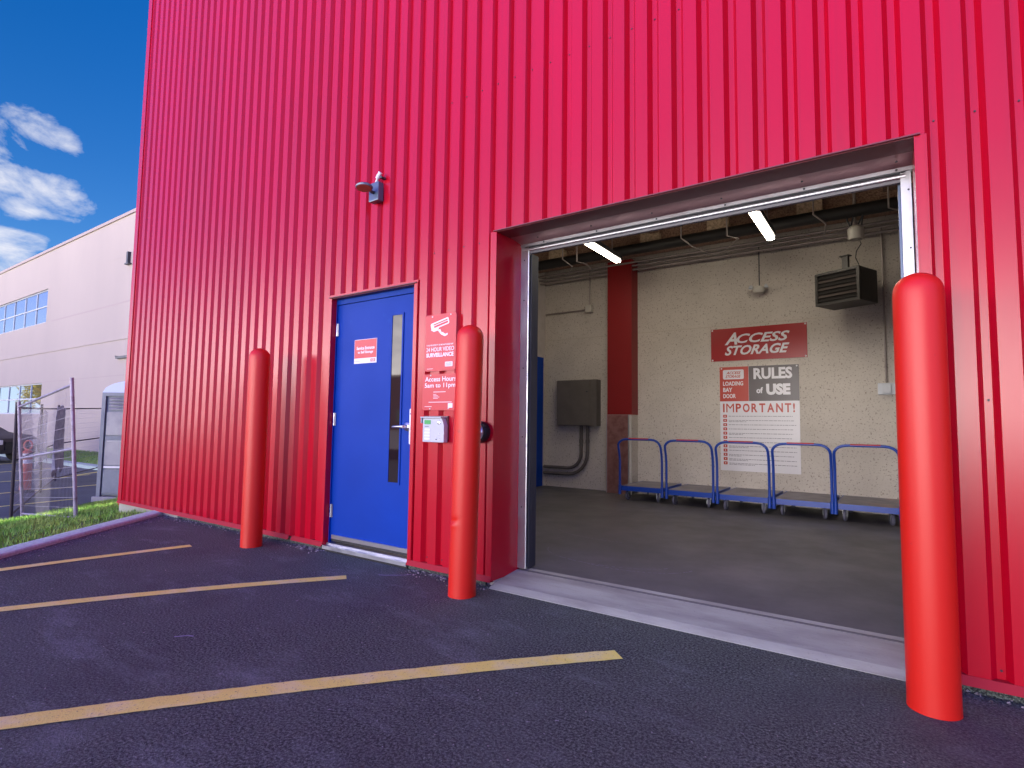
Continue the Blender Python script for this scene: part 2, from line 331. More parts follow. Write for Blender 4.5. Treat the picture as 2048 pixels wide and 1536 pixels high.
# kerb
mb = MB(); P = [Vector((*p, 0)) for p in kerb_out]; prof = [(0, -.6), (0, .022), (.012, .034), (.15, .040), (.165, .03), (.165, -.6)]; vs = []
Q = []
for i in range(len(P)-1):
    for s in range(5): Q.append(P[i].lerp(P[i+1], s/5))
Q.append(P[-1])
for i, p in enumerate(Q):
    d = (Q[min(i+1, len(Q)-1)]-Q[max(i-1, 0)]).normalized(); nn = Vector((-d.y, d.x, 0))
    for o_, z in prof: vs.append((p.x+nn.x*o_, p.y+nn.y*o_, z))
n = len(prof); mb.add(vs, [(i*n+j, (i+1)*n+j, (i+1)*n+j+1, i*n+j+1) for i in range(len(Q)-1) for j in range(n-1)], 'kerb')
struct(mb.build('kerb', smooth=True))
# sloping lawn
kd = Vector((-.595, .804)); kn = Vector((-.804, -.595))
def kx(y):                                                          # x of the kerb's edge at y
    if y >= 0: return -6.97-.74*y
    return float(np.interp(y, [p[1] for p in kerb_out[:7]], [p[0] for p in kerb_out[:7]]))
def lawn_z(x, y):
    s = (kx(y)-x)*.804
    return .03-.137*s+.018*noise.noise((x*1.5, y*1.5, 0))
mb = MB(); vs = []; nx, ny = 60, 60
for i in range(nx+1):
    for j in range(ny+1):
        s = .05+i/nx*4.2; t = -9+j/ny*14
        y_ = .804*t; q = Vector((kx(y_)-s/.804, y_))
        vs.append((q.x, q.y, lawn_z(q.x, q.y)))
mb.add(vs, [(i*(ny+1)+j, i*(ny+1)+j+1, (i+1)*(ny+1)+j+1, (i+1)*(ny+1)+j) for i in range(nx) for j in range(ny)], 'soil')
struct(mb.build('lawn', smooth=True))
mb = MB(); mb.slab([(-80, 4.35), (-8.2, 4.35), (-8.2, 7.0), (-80, 7.0)], -.52, -.44, 'soil'); struct(mb.build('lawn_strip'))
mb = MB(); mb.slab([(-80, 4.0), (-8.2, 4.0), (-8.2, 4.349), (-80, 4.349)], -.52, -.40, 'kerb'); struct(mb.build('kerb_far'))
# grass blades
def blades(name, count, sampler, h0, h1, wd):
    vs = []; fs = []; rnd = random.Random(3)
    for i in range(count):
        q = sampler(rnd)
        if q is None: continue
        x, y, z = q; h = rnd.uniform(h0, h1); a = rnd.uniform(0, 6.283); lean = rnd.uniform(0, .8)*h; b = rnd.uniform(0, 6.283)
        dx, dy = math.cos(a)*wd, math.sin(a)*wd; lx, ly = math.cos(b)*lean, math.sin(b)*lean
        o = len(vs); vs += [(x-dx, y-dy, z), (x+dx, y+dy, z), (x+dx*.7+lx*.4, y+dy*.7+ly*.4, z+h*.6), (x-dx*.7+lx*.4, y-dy*.7+ly*.4, z+h*.6), (x+lx, y+ly, z+h)]
        fs += [(o, o+1, o+2, o+3), (o+3, o+2, o+4)]
    m_ = MB(); m_.add(vs, fs, 'grass'); return m_.build(name)
def s1(r):
    t = r.uniform(-5.5, 3.2); s = .17+r.random()**.8*3.55; q = Vector((kx(t)-s/.804, t))
    if q.y > 0 and q.x > XL: return None
    if s > 3.3+.25*noise.noise((t*2, 0, 0)): return None
    return (q.x, q.y, lawn_z(q.x, q.y)-.01)
tag(blades('grass', 52000, s1, .025, .075, .0035), 'short green grass on the slope between the kerb and the wire fence', 'grass', kind='stuff')
def s2(r): return (r.uniform(-34, -15), r.uniform(4.36, 6.95), -.44)
tag(blades('grass', 16000, s2, .05, .12, .012), 'strip of lawn at the foot of the pale office building', 'grass', kind='stuff')
# gravel crumbs along the wall and scattered on the asphalt
mb = MB(); rnd = random.Random(5)
def stone(x, y, z, r):
    vs = [Vector(v)*r*rnd.uniform(.6, 1.2) for v in ((1, 0, 0), (-1, 0, 0), (0, 1, 0), (0, -1, 0), (0, 0, .7), (0, 0, -.7))]
    mb.add([v+Vector((x, y, z)) for v in vs], [(0, 2, 4), (2, 1, 4), (1, 3, 4), (3, 0, 4), (2, 0, 5), (1, 2, 5), (3, 1, 5), (0, 3, 5)], 'stone')
for i in range(1700):
    x = rnd.choice((rnd.uniform(-7, -2.3), rnd.uniform(.1, 3), rnd.gauss(-2.75, .2), rnd.gauss(-4.2, .15), rnd.gauss(-6.2, .5)))
    if -4.0 < x < -3.0 or GL < x < GR: continue
    stone(x, -abs(rnd.gauss(0, .055))+.03, .002, rnd.uniform(.003, .013))
for i in range(420): stone(rnd.uniform(-5, 2), rnd.uniform(-2.6, -.1), .001, rnd.uniform(.002, .0055))
for i in range(500):
    a, b = Vector(kerb_out[4]), Vector(kerb_out[6]); q = a.lerp(b, rnd.random()); stone(q.x+abs(rnd.gauss(0, .1)), q.y+rnd.uniform(-.03, .1), .001, rnd.uniform(.003, .008))
tag(mb.build('gravel'), 'loose gravel crumbs strewn along the foot of the red wall', 'gravel', kind='stuff')

# ------------------------------------------------------------ the red storage building
HT = 7.3; XR = 12
bld = empty('storage_building', (-2, 0, 0), 'tall storage building clad in red ribbed metal with a blue door and open loading bay', 'building')
X0 = -2.6133; PW = .14575; DP = .034
prof = []
k0 = int((XL-X0)/PW)-1
for k in range(k0, int((XR-X0)/PW)+2):
    b = X0+k*PW-.0113; prof += [(b, 0), (b+.0215, DP), (b+.0215+.0285, DP), (b+.0715, 0)]
def clad(mb, x0, x1, z0, z1, k='clad'):
    def yat(x):
        for (a, ya), (b, yb) in zip(prof, prof[1:]):
            if a <= x <= b: return ya+(yb-ya)*(x-a)/(b-a)
    pts = [(x0, yat(x0))]+[p for p in prof if x0+1e-4 < p[0] < x1-1e-4]+[(x1, yat(x1))]
    n = len(pts); zs = [z0, z1]
    mb.add([(x, y, z) for z in zs for x, y in pts], [(i, i+1, n+i+1, n+i) for i in range(n-1)], k)
DL, DR, DT = -4.045, -3.048, 2.165        # door opening
mb = MB()
clad(mb, XL+.10, DL-.03, ZB+.02, HT); clad(mb, DL-.03, DR+.045, DT+.03, HT); clad(mb, DR+.045, GL-.05, ZB+.02, HT)
clad(mb, GL-.05, GR+.045, GT+.002, HT); clad(mb, GR+.045, XR, ZB+.02, HT)
# fasteners in the valleys
for z, xa, xb in ((1.22, .2, 3), (2.39, -2.95, GL), (2.5, GR, 3), (3.54, -2.75, 3), (.105, -7, 3)):
    for k in range(k0, int((3-X0)/PW)):
        x = X0+k*PW+.0247
        if not xa < x < xb or x < XL+.1 or (DL-.05 < x < DR+.05 and z < DT+.03) or (GL-.06 < x < GR+.06 and z < GT): continue
        mb.lathe([(.005, 0), (.005, .003), (.003, .005)], 'darkm', 6, Matrix.Translation((x, DP, z)) @ Matrix.Rotation(R(90), 4, 'X'))
mb.build('wall', bld)
# structural backing with openings, other outer walls, roof
mb = MB(); Y1, Y2 = .042, .30
for a in ((XL+.02, DL-.012, -.6, HT), (DL-.012, DR+.012, DT+.012, HT), (DR+.012, GL-.006, -.6, HT), (GL-.006, GR+.006, GT+.006, HT), (GR+.006, XR-.02, -.6, HT)):
    mb.box(a[0], a[1], Y1, Y2, a[2], a[3], 'wpaint')
mb.build('inner_wall', bld)
mb = MB(); mb.box(XL, XL+.018, .003, 22, .0, HT, 'clad'); mb.box(XR-.018, XR, .003, 22, -.5, HT, 'clad'); mb.box(XL+.02, XR-.02, 21.9, 22, -.5, HT, 'clad')
mb.build('side_wall', bld)
mb = MB(); mb.box(XL+.02, XR-.02, .31, 21.88, HT-.2, HT-.05, 'darkm'); mb.build('roof', bld)
# trims
mb = MB()
mb.box(XL-.004, XL+.10, -.006, .003, ZB, HT, 'trim'); mb.box(XL+.085, XL+.102, -.010, -.006, ZB, HT, 'trim'); mb.box(XL-.008, XL-.004, -.006, .10, ZB, HT, 'trim')
mb.box(XL+.072, XL+.083, -.0065, -.0055, ZB, HT, 'darkm')
mb.build('corner_trim', bld)
mb = MB()
for a, b in ((XL, -4.52), (-4.48, DL-.002), (DR+.004, GL), (GR, XR)):
    mb.add([(a, -.004, ZB+.03), (b, -.004, ZB+.03), (b, -.022, ZB-.005), (a, -.022, ZB-.005), (a, .028, ZB-.006), (b, .028, ZB-.006)], [(0, 3, 2, 1), (3, 4, 5, 2)], 'bflash')
    mb.box(a, b, -.004, .0285, ZB+.026, ZB+.031, 'bflash')
mb.build('base_flashing', bld)
mb = MB(); mb.box(XL+.03, -6.6, .002, .03, -.65, ZB-.012, 'conc'); mb.box(-6.6, GL-.06, .012, .031, -.65, ZB-.012, 'asph'); mb.box(GR+.06, XR, .012, .031, -.65, ZB-.012, 'asph'); mb.build('foundation', bld)
# trim round the loading bay opening
mb = MB()
mb.box(GL-.052, GL, -.003, .026, ZB, GT, 'trim'); mb.box(GL-.004, GL+.001, -.007, .33, ZB, GT, 'trim')
mb.build('opening_trim', bld); mb = MB(); mb.box(GR, GR+.046, -.003, .026, ZB, GT, 'trim'); mb.box(GR-.001, GR+.004, -.007, .33, ZB, GT, 'trim'); mb.box(GR+.036, GR+.039, -.006, -.003, ZB, GT, 'trim')
mb.build('opening_trim', bld)
mb = MB(); mb.box(GL-.02, GR+.022, -.018, -.003, GT-.002, GT+.005, 'mar'); mb.box(GL+.002, GR-.002, -.004, .15, GT-.006, GT-.001, 'mar')  # front strip of the same soffit sheet, its shaded tone put into the colour
n = 10; pr = [(.15, GT-.001), (.18, GT-.0025), (.21, GT-.005), (.24, GT-.008), (.27, GT-.0115), (.298, GT-.0155)]  # rear band tilted to mirror the bright horizon
mb.add([(x, y, z) for x in (GL+.002, GR-.002) for y, z in pr], [(i, i+1, len(pr)+i+1, len(pr)+i) for i in range(len(pr)-1)], 'flash')
for i in range(6): mb.lathe([(.006, 0), (.006, .004)], 'darkm', 8, Matrix.Translation((GL+.2+i*.42, .215, GT-.014)) @ Matrix.Rotation(R(180), 4, 'X'))
mb.build('soffit', bld, smooth=True)
fr = MB()
fr.box(GL+.001, GR-.001, .300, .34, GT-.036, GT-.016, 'galv'); fr.box(GL+.03, GR-.03, .308, .34, GT-.043, GT-.0361, 'darkm')
fr.tube([(GL+.03, .318, GT-.058), (GR-.03, .318, GT-.058)], .0145, 'galv', 12); fr.box(GL+.03, GR-.03, .312, .335, GT-.089, GT-.073, 'eleg2')
for i in range(6): fr.lathe([(.006, 0), (.006, .004)], 'darkm', 8, Matrix.Translation((GL+.2+i*.42, .300, GT-.026)) @ Matrix.Rotation(R(90), 4, 'X'))
fr.box(GL+.001, GL+.066, .308, .321, .07, GT-.037, 'galv'); fr.tube([(GL+.064, .313, .07), (GL+.064, .313, GT-.06)], .008, 'galv', 8)
fr.box(GL+.070, GL+.080, .33, .375, .07, GT-.09, 'darkm'); fr.box(GL+.001, GL+.069, .37, .44, .07, GT-.08, 'darkm')
fr.box(GR-.052, GR-.008, .308, .321, .07, GT-.037, 'galv'); fr.box(GR-.064, GR-.053, .340, .44, .07, GT-.09, 'eb'); fr.box(GR-.052, GR-.001, .37, .44, .07, GT-.08, 'darkm')
for z in (.5, 1.0, 1.5, 2.0, 2.3):
    for x in (GL+.03, GR-.02): fr.lathe([(.005, 0), (.005, .003)], 'darkm', 8, Matrix.Translation((x, .308, z)) @ Matrix.Rotation(R(90), 4, 'X'))
fr.build('door_frame', bld)
# threshold ramp + bay floor
mb = MB(); mb.add([(x, y, z) for x in (GL, GR) for y, z in ((-.03, -.1), (-.03, .003), (.03, .026), (.22, .050), (.37, .064), (.37, -.1))], [(i, i+6, i+7, i+1) for i in range(5)]+[(0, 1, 2, 3, 4, 5), (11, 10, 9, 8, 7, 6)], 'conc')
struct(mb.build('threshold'))
mb = MB(); mb.box(-5.0, 3.2, .302, 5.2, -.1, .06, 'floor'); struct(mb.build('floor'))
mb = MB()
for cx, cy, rx, a0, a1 in ((-1.9, 1.1, .42, 3.3, 5.9), (-1.75, 1.05, .40, 4.2, 6.2), (-2.2, 2.0, .5, 3.6, 5.0)):
    for i in range(26):
        t0 = a0+(a1-a0)*i/26; t1 = t0+(a1-a0)/26*rnd.uniform(.4, 1); q = rnd.uniform(.002, .005)
        mb.add([(cx+rx*math.cos(t)*1.3+s*q*math.cos(t), cy+rx*math.sin(t)*.8+s*q*math.sin(t), .0625) for t in (t0, t1) for s in (-1, 1)], [(0, 1, 3, 2)], 'scuff')
struct(mb.build('floor_scratch'))
# interior
mb = MB()
mb.box(-5.2, 3.2, 5.15, 5.35, 0, 4.35, 'stucco'); mb.box(3.0, 3.2, .31, 5.149, 0, 4.35, 'stucco')
for z in (2.535, 1.33*0+.0):
    if z: mb.box(-4.975, 2.99, 5.146, 5.1505, z-.005, z+.005, 'sjoint')
mb.box(-4.975, 2.99, 5.146, 5.1505, 1.058, 1.062, 'sjoint')
mb.build('bay_wall', bld)
mb = MB(); mb.box(-5.1, -4.98, .31, 5.149, 0, 4.35, 'wpaint'); mb.build('partition', bld)
mb = MB(); mb.box(-4.978, -4.95, 4.0, 5.055, .062, 2.235, 'blue'); mb.box(-4.949, -4.944, 4.06, 4.99, .075, 2.18, 'blue'); mb.build('bay_door', bld)
mb = MB(); mb.box(-5.0, 3.2, .31, 5.149, 4.3, 4.38, 'spray')
for x in (-4.35, -2.95, -1.55, -.15, 1.25): mb.box(x, x+.34, .45, 4.6, 4.1, 4.3, 'tan'); mb.box(x+.10, x+.24, .45, 4.6, 3.86, 4.1, 'spray')
mb.box(-4.97, 2.99, 4.62, 4.92, 3.68, 4.29, 'spray')
for x in (-4.55, -3.0, -2.05, -.95, .2): mb.box(x, x+.28, 4.53, 4.62, 3.72+.04*math.sin(x*9), 4.1, 'tan')
mb.box(-4.97, 2.99, 3.0, 3.06, 3.95, 4.29, 'spray')
mb.build('ceiling', bld)
cm = empty
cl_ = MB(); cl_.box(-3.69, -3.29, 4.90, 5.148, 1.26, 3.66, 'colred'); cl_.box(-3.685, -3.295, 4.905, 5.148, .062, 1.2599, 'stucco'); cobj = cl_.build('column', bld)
g = MB(); g.box(-3.70, -3.33, 4.892, 4.898, .065, 1.255, 'silver')
for i in range(18):
    for j in range(58):
        x = -3.69+.02*i; z = .08+.02*j; s = 1 if (i+j) % 2 else -1
        g.add([(x+.001, 4.890, z+.003*s+.004), (x+.008, 4.8885, z+.008+.004*s), (x+.015, 4.890, z+.012-.003*s+.002), (x+.008, 4.890, z+.004)], [(0, 3, 2, 1)], 'silver')
g.box(-3.703, -3.69, 4.884, 4.899, .065, 1.26, 'galv'); g.box(-3.345, -3.328, 4.884, 4.899, .065, 1.26, 'galv'); g.box(-3.325, -3.286, 4.884, 4.899, .065, 1.25, 'cream')
M['silver2'] = mat('worn_tread_plate_red_sheen', (.50, .27, .26), .35, metal=.85); tex(M['silver2'], 10, 'cur', (.34, .15, .15), .4, .7)  # pink tint stands for the red reflected in the silver plate
g.ms = ['silver2' if a == 'silver' else a for a in g.ms]
g.build('kick_guard', cobj)

# service door
mb = MB(); y = .06
mb.box(DL-.004, DL+.0, -.004, .12, .04, DT, 'trim'); mb.box(DR, DR+.004, -.004, .12, .04, DT, 'trim')
mb.box(DL-.032, DL-.004, -.004, .026, .05, DT+.02, 'trim'); mb.box(DR+.004, DR+.042, -.004, .026, .05, DT+.02, 'trim'); mb.box(DR+.034, DR+.039, -.008, -.004, .05, DT+.01, 'trim')
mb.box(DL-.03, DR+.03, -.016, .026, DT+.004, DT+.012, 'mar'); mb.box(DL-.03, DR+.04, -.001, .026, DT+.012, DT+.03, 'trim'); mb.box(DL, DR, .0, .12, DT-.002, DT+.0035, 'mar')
mb.build('door_trim', bld)
door = MB(); door.box(DL+.012, DR-.012, .060, .10, .09, DT-.052, 'blue'); dob = door.build('service_door', bld, bevel=.002)
fb = MB(); fb.box(DL+.001, DL+.010, .05, .12, .045, DT-.003, 'blue'); fb.box(DR-.010, DR-.001, .05, .12, .045, DT-.003, 'blue'); fb.box(DL+.010, DR-.010, .052, .12, DT-.048, DT-.003, 'blue')
fb.build('frame', dob)
mb = MB(); mb.box(-3.337, -3.225, .0555, .0595, .62, 1.955, 'glass'); mb.build('window', dob)
mb = MB()
for a in ((-3.352, -3.337, .605, 1.97), (-3.225, -3.210, .605, 1.97), (-3.337, -3.225, .605, .62), (-3.337, -3.225, 1.955, 1.97)): mb.box(a[0], a[1], .052, .0598, a[2], a[3], 'blue')
mb.build('window_frame', dob)
for z in (1.895, 1.112, .33):
    mb = MB(); mb.box(-4.024, -4.008, .052, .058, z-.055, z+.055, 'galv'); mb.tube([(-4.026, .050, z-.055), (-4.026, .050, z+.055)], .005, 'galv', 8); mb.build('hinge', dob)
mb = MB(); T = Matrix.Translation((-3.144, .059, 1.060)) @ Matrix.Rotation(R(90), 4, 'X')
mb.lathe([(.034, 0), (.034, .008), (.028, .014), (.016, .018), (.014, .055), (.011, .06)], 'silver', 24, T)
mb.tube([(-3.144, .005, 1.06), (-3.165, .001, 1.060), (-3.20, .002, 1.059), (-3.24, .004, 1.058), (-3.262, .012, 1.057)], [.0125, .011, .010, .0095, .007], 'silver', 10)
mb.build('handle', dob, smooth=True)
mb = MB(); mb.prism(rrect(-3.106, -3.052, .925, 1.200, .012), .040, .056, 'white'); mb.box(-3.098, -3.09, .036, .040, 1.155, 1.163, 'blue')
for z in (.965, 1.165): mb.lathe([(.006, 0), (.006, .004)], 'darkm', 8, Matrix.Translation((-3.078, .040, z)) @ Matrix.Rotation(R(90), 4, 'X'))
mb.build('latch_guard', dob)
mb = MB(); mb.box(-4.0, -3.065, .045, .059, .098, .130, 'silver'); mb.box(-4.0, -3.065, .050, .058, .078, .098, 'black'); mb.build('door_sweep', dob)
mb = MB(); mb.prism([(0, 0)]*0+[(DL+.003, .0), (DR-.003, .0), (DR-.003, .062), (DL+.003, .062)], .03, .12, 'galv'); mb.box(DL+.003, DR-.003, -.012, .03, .018, .046, 'galv'); mb.box(DL+.003, DR-.003, .0, .04, -.02, .018, 'black'); mb.build('door_sill', bld)

# ------------------------------------------------------------ bollards
def bollard(loc, label, dent=False):
    r = .0885; H = 1.74; n = 64; vs = []
    pr = [(r*1.01, 0), (r*1.01, .004), (r, .03)]+[(r, z/10) for z in range(1, 17)]+[(r, 1.645), (r*.985, 1.662)]
    pr += [(r*.985*math.cos(t), 1.662+.078*math.sin(t)) for t in [R(a) for a in range(10, 90, 8)]]+[(.001, H)]
    if dent: pr = sorted(pr[:-12]+[(r, .34+.01*i) for i in range(26)], key=lambda p: p[1])+pr[-12:]
    m_ = MB(); m_.lathe(pr, 'boll', n)
    if dent:
        out = []
        for x, y_, z in m_.v:
            a = math.atan2(y_, x); d = ((a-R(-112))/.42)**2; k = -.010*math.exp(-d)*math.exp(-((z-.475-.02*(a+2))/.018)**2)+.004*math.exp(-d)*math.exp(-((z-.45)/.015)**2)
            rr = math.hypot(x, y_); f = (rr+k)/max(rr, 1e-4) if z < 1.6 else 1; out.append((x*f, y_*f, z))
        m_.v = out
    o = m_.build('bollard', smooth=True); o.location = loc
    if dent: o.rotation_euler = (0, R(1.0), 0)
    return tag(o, label, 'bollard', 'red bollards in front of the red wall')
bollard((-4.668, -.275, -.004), 'red bollard left of the blue door, smallest in view')
bollard((-2.315, -.245, -.004), 'red bollard with a small dent, between the blue door and the loading bay', True)
bollard((.089, -.258, -.004), 'red bollard at the right edge of the loading bay, largest in view')

# ------------------------------------------------------------ wall fixtures and signs outside
wl = empty('wall_light', (-3.47, 0, 3.0), 'dark grey floodlight fixed high on the red wall above the blue door', 'wall light')
mb = MB(); mb.box(-3.545, -3.43, -.058, -.001, 2.905, 3.06, 'eb'); 
mb.build('housing', wl, bevel=.008)
mb = MB(); mb.tube([(-3.485, -.058, 2.975), (-3.482, -.085, 2.97), (-3.485, -.11, 2.985)], .013, 'darkm', 10); mb.build('arm', wl, smooth=True)
T = Matrix.Translation((-3.50, -.145, 2.995)) @ Matrix.Rotation(R(30), 4, 'Z') @ Matrix.Rotation(R(-16), 4, 'X') @ Matrix.Scale(.78, 4)
mb = MB(); mb.lathe([(.03, -.018), (.085, -.016), (.092, -.004), (.086, .008), (.06, .022), (.02, .028)], 'eb', 24, T @ Matrix.Diagonal((1, .75, 1, 1))); mb.build('lamp_head', wl, smooth=True)
M['lens'] = mat('unlit_amber_lens', (.30, .07, .05), .25)
mb = MB(); mb.lathe([(.078, -.0225), (.078, -.017)], 'lens', 24, T @ Matrix.Diagonal((1, .75, 1, 1))); mb.build('lens', wl)
mb = MB(); mb.tube([(-3.487, -.035, 3.06), (-3.455, -.045, 3.098)], [.011, .009], 'white', 10); mb.tube([(-3.462, -.045, 3.092), (-3.425, -.045, 3.135)], .017, 'white', 12); mb.box(-3.43, -3.405, -.05, -.001, 3.085, 3.10, 'darkm')
mb.build('motion_sensor', wl, smooth=True)

def bolts(root, pts, y, r=.006, k='galv'):
    for x, z in pts:
        m_ = MB(); m_.lathe([(r, 0), (r*.9, .003), (r*.4, .004)], k, 10, Matrix.Translation((x, y, z)) @ Matrix.Rotation(R(90), 4, 'X')); m_.build('bolt', root)
# door sign
mb = MB(); mb.box(-3.795, -3.518, .0565, .0598, 1.584, 1.788, 'swhite'); mb.box(-3.792, -3.521, .0555, .0564, 1.628, 1.785, 'sred')
text(mb, 'Service Entrance', -3.765, -3.545, 1.700, 1.728, .0550, 'swhite', bold=.03); text(mb, 'to Self Storage', -3.75, -3.56, 1.662, 1.690, .0550, 'swhite', bold=.03)
mb.prism(rrect(-3.592, -3.532, 1.594, 1.620, .006), .0553, .0563, 'sor'); text(mb, 'ACCESS', -3.587, -3.537, 1.608, 1.616, .0550, 'swhite', .3); text(mb, 'STORAGE', -3.587, -3.537, 1.598, 1.606, .0550, 'swhite', .3)
mb.box(-3.785, -3.72, .0560, .0564, 1.600, 1.603, 'sink')
tag(mb.build('door_sticker'), 'small square red sticker with a white bottom strip on the blue door', 'sign')
# camera sign
s = empty('surveillance_sign', (-2.76, -.003, 1.48), 'red 24 hour video surveillance sign with a white camera pictogram beside the blue door', 'sign')
mb = MB(); mb.prism(rrect(-2.915, -2.612, 1.475, 1.900, .02), -.006, -.0025, 'sred'); y = -.0068
T = Matrix.Translation((-2.80, 0, 1.80)) @ Matrix.Rotation(R(-13), 4, 'Y')
def P2(poly, k, yy): mb.add([T @ Vector((a, yy, b)) for a, b in poly], [tuple(range(len(poly)))], k)
P2(rrect(-.055, .125, -.005, .045, .012), 'swhite', y); P2(rrect(-.025, .115, .004, .019, .003), 'sred', y-.0008); P2(rrect(-.028, .115, .024, .034, .003), 'sor', y-.0008)
P2([(-.062, .0), (-.035, -.022), (.005, -.024), (.02, -.004)], 'swhite', y+.0003); P2([(.005, -.02), (.03, -.02), (.038, -.045), (.018, -.045)], 'swhite', y); P2([(.02, -.045), (.05, -.05), (.075, -.078), (.06, -.085), (.03, -.062)], 'swhite', y); P2([(.06, -.072), (.095, -.07), (.092, -.084), (.062, -.086)], 'swhite', y-.0005)
text(mb, 'THIS PROPERTY IS MONITORED BY', -2.900, -2.635, 1.664, 1.675, y, 'swhite'); text(mb, '24 HOUR VIDEO', -2.900, -2.628, 1.622, 1.653, y, 'swhite', bold=.01); text(mb, 'SURVEILLANCE', -2.900, -2.632, 1.580, 1.611, y, 'swhite', bold=.04)
mb.prism(rrect(-2.712, -2.640, 1.505, 1.540, .004), y, y+.0009, 'swhite'); text(mb, 'ACCESS', -2.705, -2.648, 1.524, 1.534, y-.0006, 'sink', .3); text(mb, 'STORAGE', -2.705, -2.648, 1.511, 1.521, y-.0006, 'sink', .3)
mb.box(-2.89, -2.83, y, y+.0006, 1.492, 1.495, 'swhite')
mb.build('panel', s); bolts(s, [(-2.845, 1.885), (-2.665, 1.888)], -.006)
s = empty('hours_sign', (-2.77, -.003, 1.19), 'red sign reading Access Hours 5am to 11pm above the door keypad', 'sign')
mb = MB(); mb.prism(rrect(-2.930, -2.600, 1.185, 1.452, .02), -.006, -.0025, 'sred')
text(mb, 'Access Hours', -2.905, -2.602, 1.398, 1.434, y, 'swhite', bold=.012); text(mb, '5am to 11pm', -2.908, -2.608, 1.343, 1.386, y, 'swhite', bold=.012)
mb.box(-2.82, -2.70, y, y+.0006, 1.318, 1.322, 'swhite')
for i, w_ in enumerate((.03, .045, .06, .045)): mb.box(-2.82, -2.82+w_, y, y+.0006, 1.301-i*.010, 1.304-i*.010, 'swhite')
mb.box(-2.865, -2.64, y, y+.0006, 1.243, 1.247, 'swhite'); mb.box(-2.905, -2.835, y, y+.0006, 1.211, 1.214, 'swhite'); mb.prism(rrect(-2.675, -2.632, 1.203, 1.236, .003), y, y+.0008, 'swhite')
mb.build('panel', s); bolts(s, [(-2.85, 1.196), (-2.67, 1.198), (-2.85, 1.444)], -.006)
# keypad
KX0, KX1 = -2.865, -2.660
kp = empty('keypad', (-2.82, 0, 1.04), 'grey entry keypad with a green display under the red hours sign', 'keypad')
mb = MB(); mb.box(-2.895, -2.665, -.018, -.001, .945, 1.115, 'brn'); M['brn'] = mat('keypad_back_brown', (.16, .07, .08), .4)
mb.build('back_box', kp)
mb = MB(); mb.prism([(KX0, .925), (KX1, .925), (KX1, 1.045), (KX1-.022, 1.098), (KX0, 1.098)], -.062, -.019, 'lgrey'); mb.build('housing', kp, bevel=.005)
mb = MB(); mb.box(KX0-.012, KX1-.014, -.078, -.020, 1.1005, 1.108, 'lgrey'); mb.box(KX0-.012, KX0-.007, -.072, -.020, 1.062, 1.1004, 'lgrey'); mb.build('hood', kp)
mb = MB(); mb.box(KX0+.018, KX0+.078, -.0648, -.0625, 1.054, 1.084, 'lcd'); mb.build('display', kp)
mb = MB()
for j in range(4): mb.box(KX0+.02, KX0+.074, -.0650, -.0625, .942+j*.022, .957+j*.022, 'white')
mb.box(KX0+.02, KX0+.06, -.0632, -.0625, 1.036, 1.040, 'darkm'); mb.build('button_strip', kp)
mb = MB(); mb.lathe([(.014, 0), (.013, .004), (.004, .006)], 'silver', 16, Matrix.Translation((KX1-.048, -.0625, 1.066)) @ Matrix.Rotation(R(90), 4, 'X')); mb.build('speaker', kp)
for k_, (a, b) in enumerate(((-.075, .965), (-.070, .945), (-.04, .985), (-.04, .950))):
    mb = MB(); mb.lathe([(.005, 0), (.004, .004)], 'darkm' if k_ == 1 else 'silver', 10, Matrix.Translation((KX1+a, -.0625, b)) @ Matrix.Rotation(R(90), 4, 'X')); mb.build('key', kp)
kp.location.z += .028
# round fixture behind the middle bollard
s = empty('alarm_bell', (-2.395, 0, 1.045), 'round silver dome with a black rim behind the middle red bollard', 'alarm bell')
T = Matrix.Translation((-2.362, 0, 1.034)) @ Matrix.Rotation(R(90), 4, 'X')
mb = MB(); mb.lathe([(.072, .0), (.076, .02), (.076, .05), (.070, .062), (.062, .065)], 'black', 32, T); mb.build('rim', s, smooth=True)
mb = MB(); mb.lathe([(.061, .060), (.058, .075), (.045, .088), (.025, .095), (.005, .097)], 'silver', 32, T); mb.build('dome', s, smooth=True)

# ------------------------------------------------------------ loading bay contents
yb = 5.148
s = empty('access_storage_sign', (-1.56, yb, 2.26), 'wide red sign with slanted white capitals above the rules poster', 'sign')
mb = MB(); mb.box(-2.175, -.938, yb-.006, yb, 2.028, 2.492, 'sdred'); y = yb-.0075
text(mb, 'A', -1.985, -1.815, 2.255, 2.428, y, 'swhite', .35, .03); text(mb, 'CCESS', -1.825, -1.145, 2.270, 2.402, y, 'swhite', .35, .025)
text(mb, 'STORAGE', -1.985, -1.150, 2.105, 2.240, y, 'swhite', .35, .03)
for zz in (2.27, 2.255): pass
mb.build('panel', s); bolts(s, [(-2.155, 2.475), (-.958, 2.475), (-2.155, 2.045), (-.958, 2.045)], yb-.006, .012, 'white')
s = empty('rules_poster', (-1.55, yb, 1.2), 'tall white poster of loading bay rules with a grey and red heading', 'poster')
xa, xb = -2.06, -1.045
mb = MB(); mb.box(xa, xb, yb-.003, yb, .485, 1.94, 'swhite'); mb.box(xa, -1.675, yb-.0045, yb-.0031, 1.455, 1.94, 'sor'); mb.box(-1.672, xb, yb-.0045, yb-.0031, 1.455, 1.94, 'sgrey'); y = yb-.0055
mb.prism(rrect(-2.015, -1.735, 1.765, 1.900, .02), y, y+.0006, 'swhite'); text(mb, 'ACCESS', -1.97, -1.775, 1.835, 1.875, y-.001, 'sor', .35, .03); text(mb, 'STORAGE', -1.98, -1.775, 1.785, 1.825, y-.001, 'sor', .35, .03)
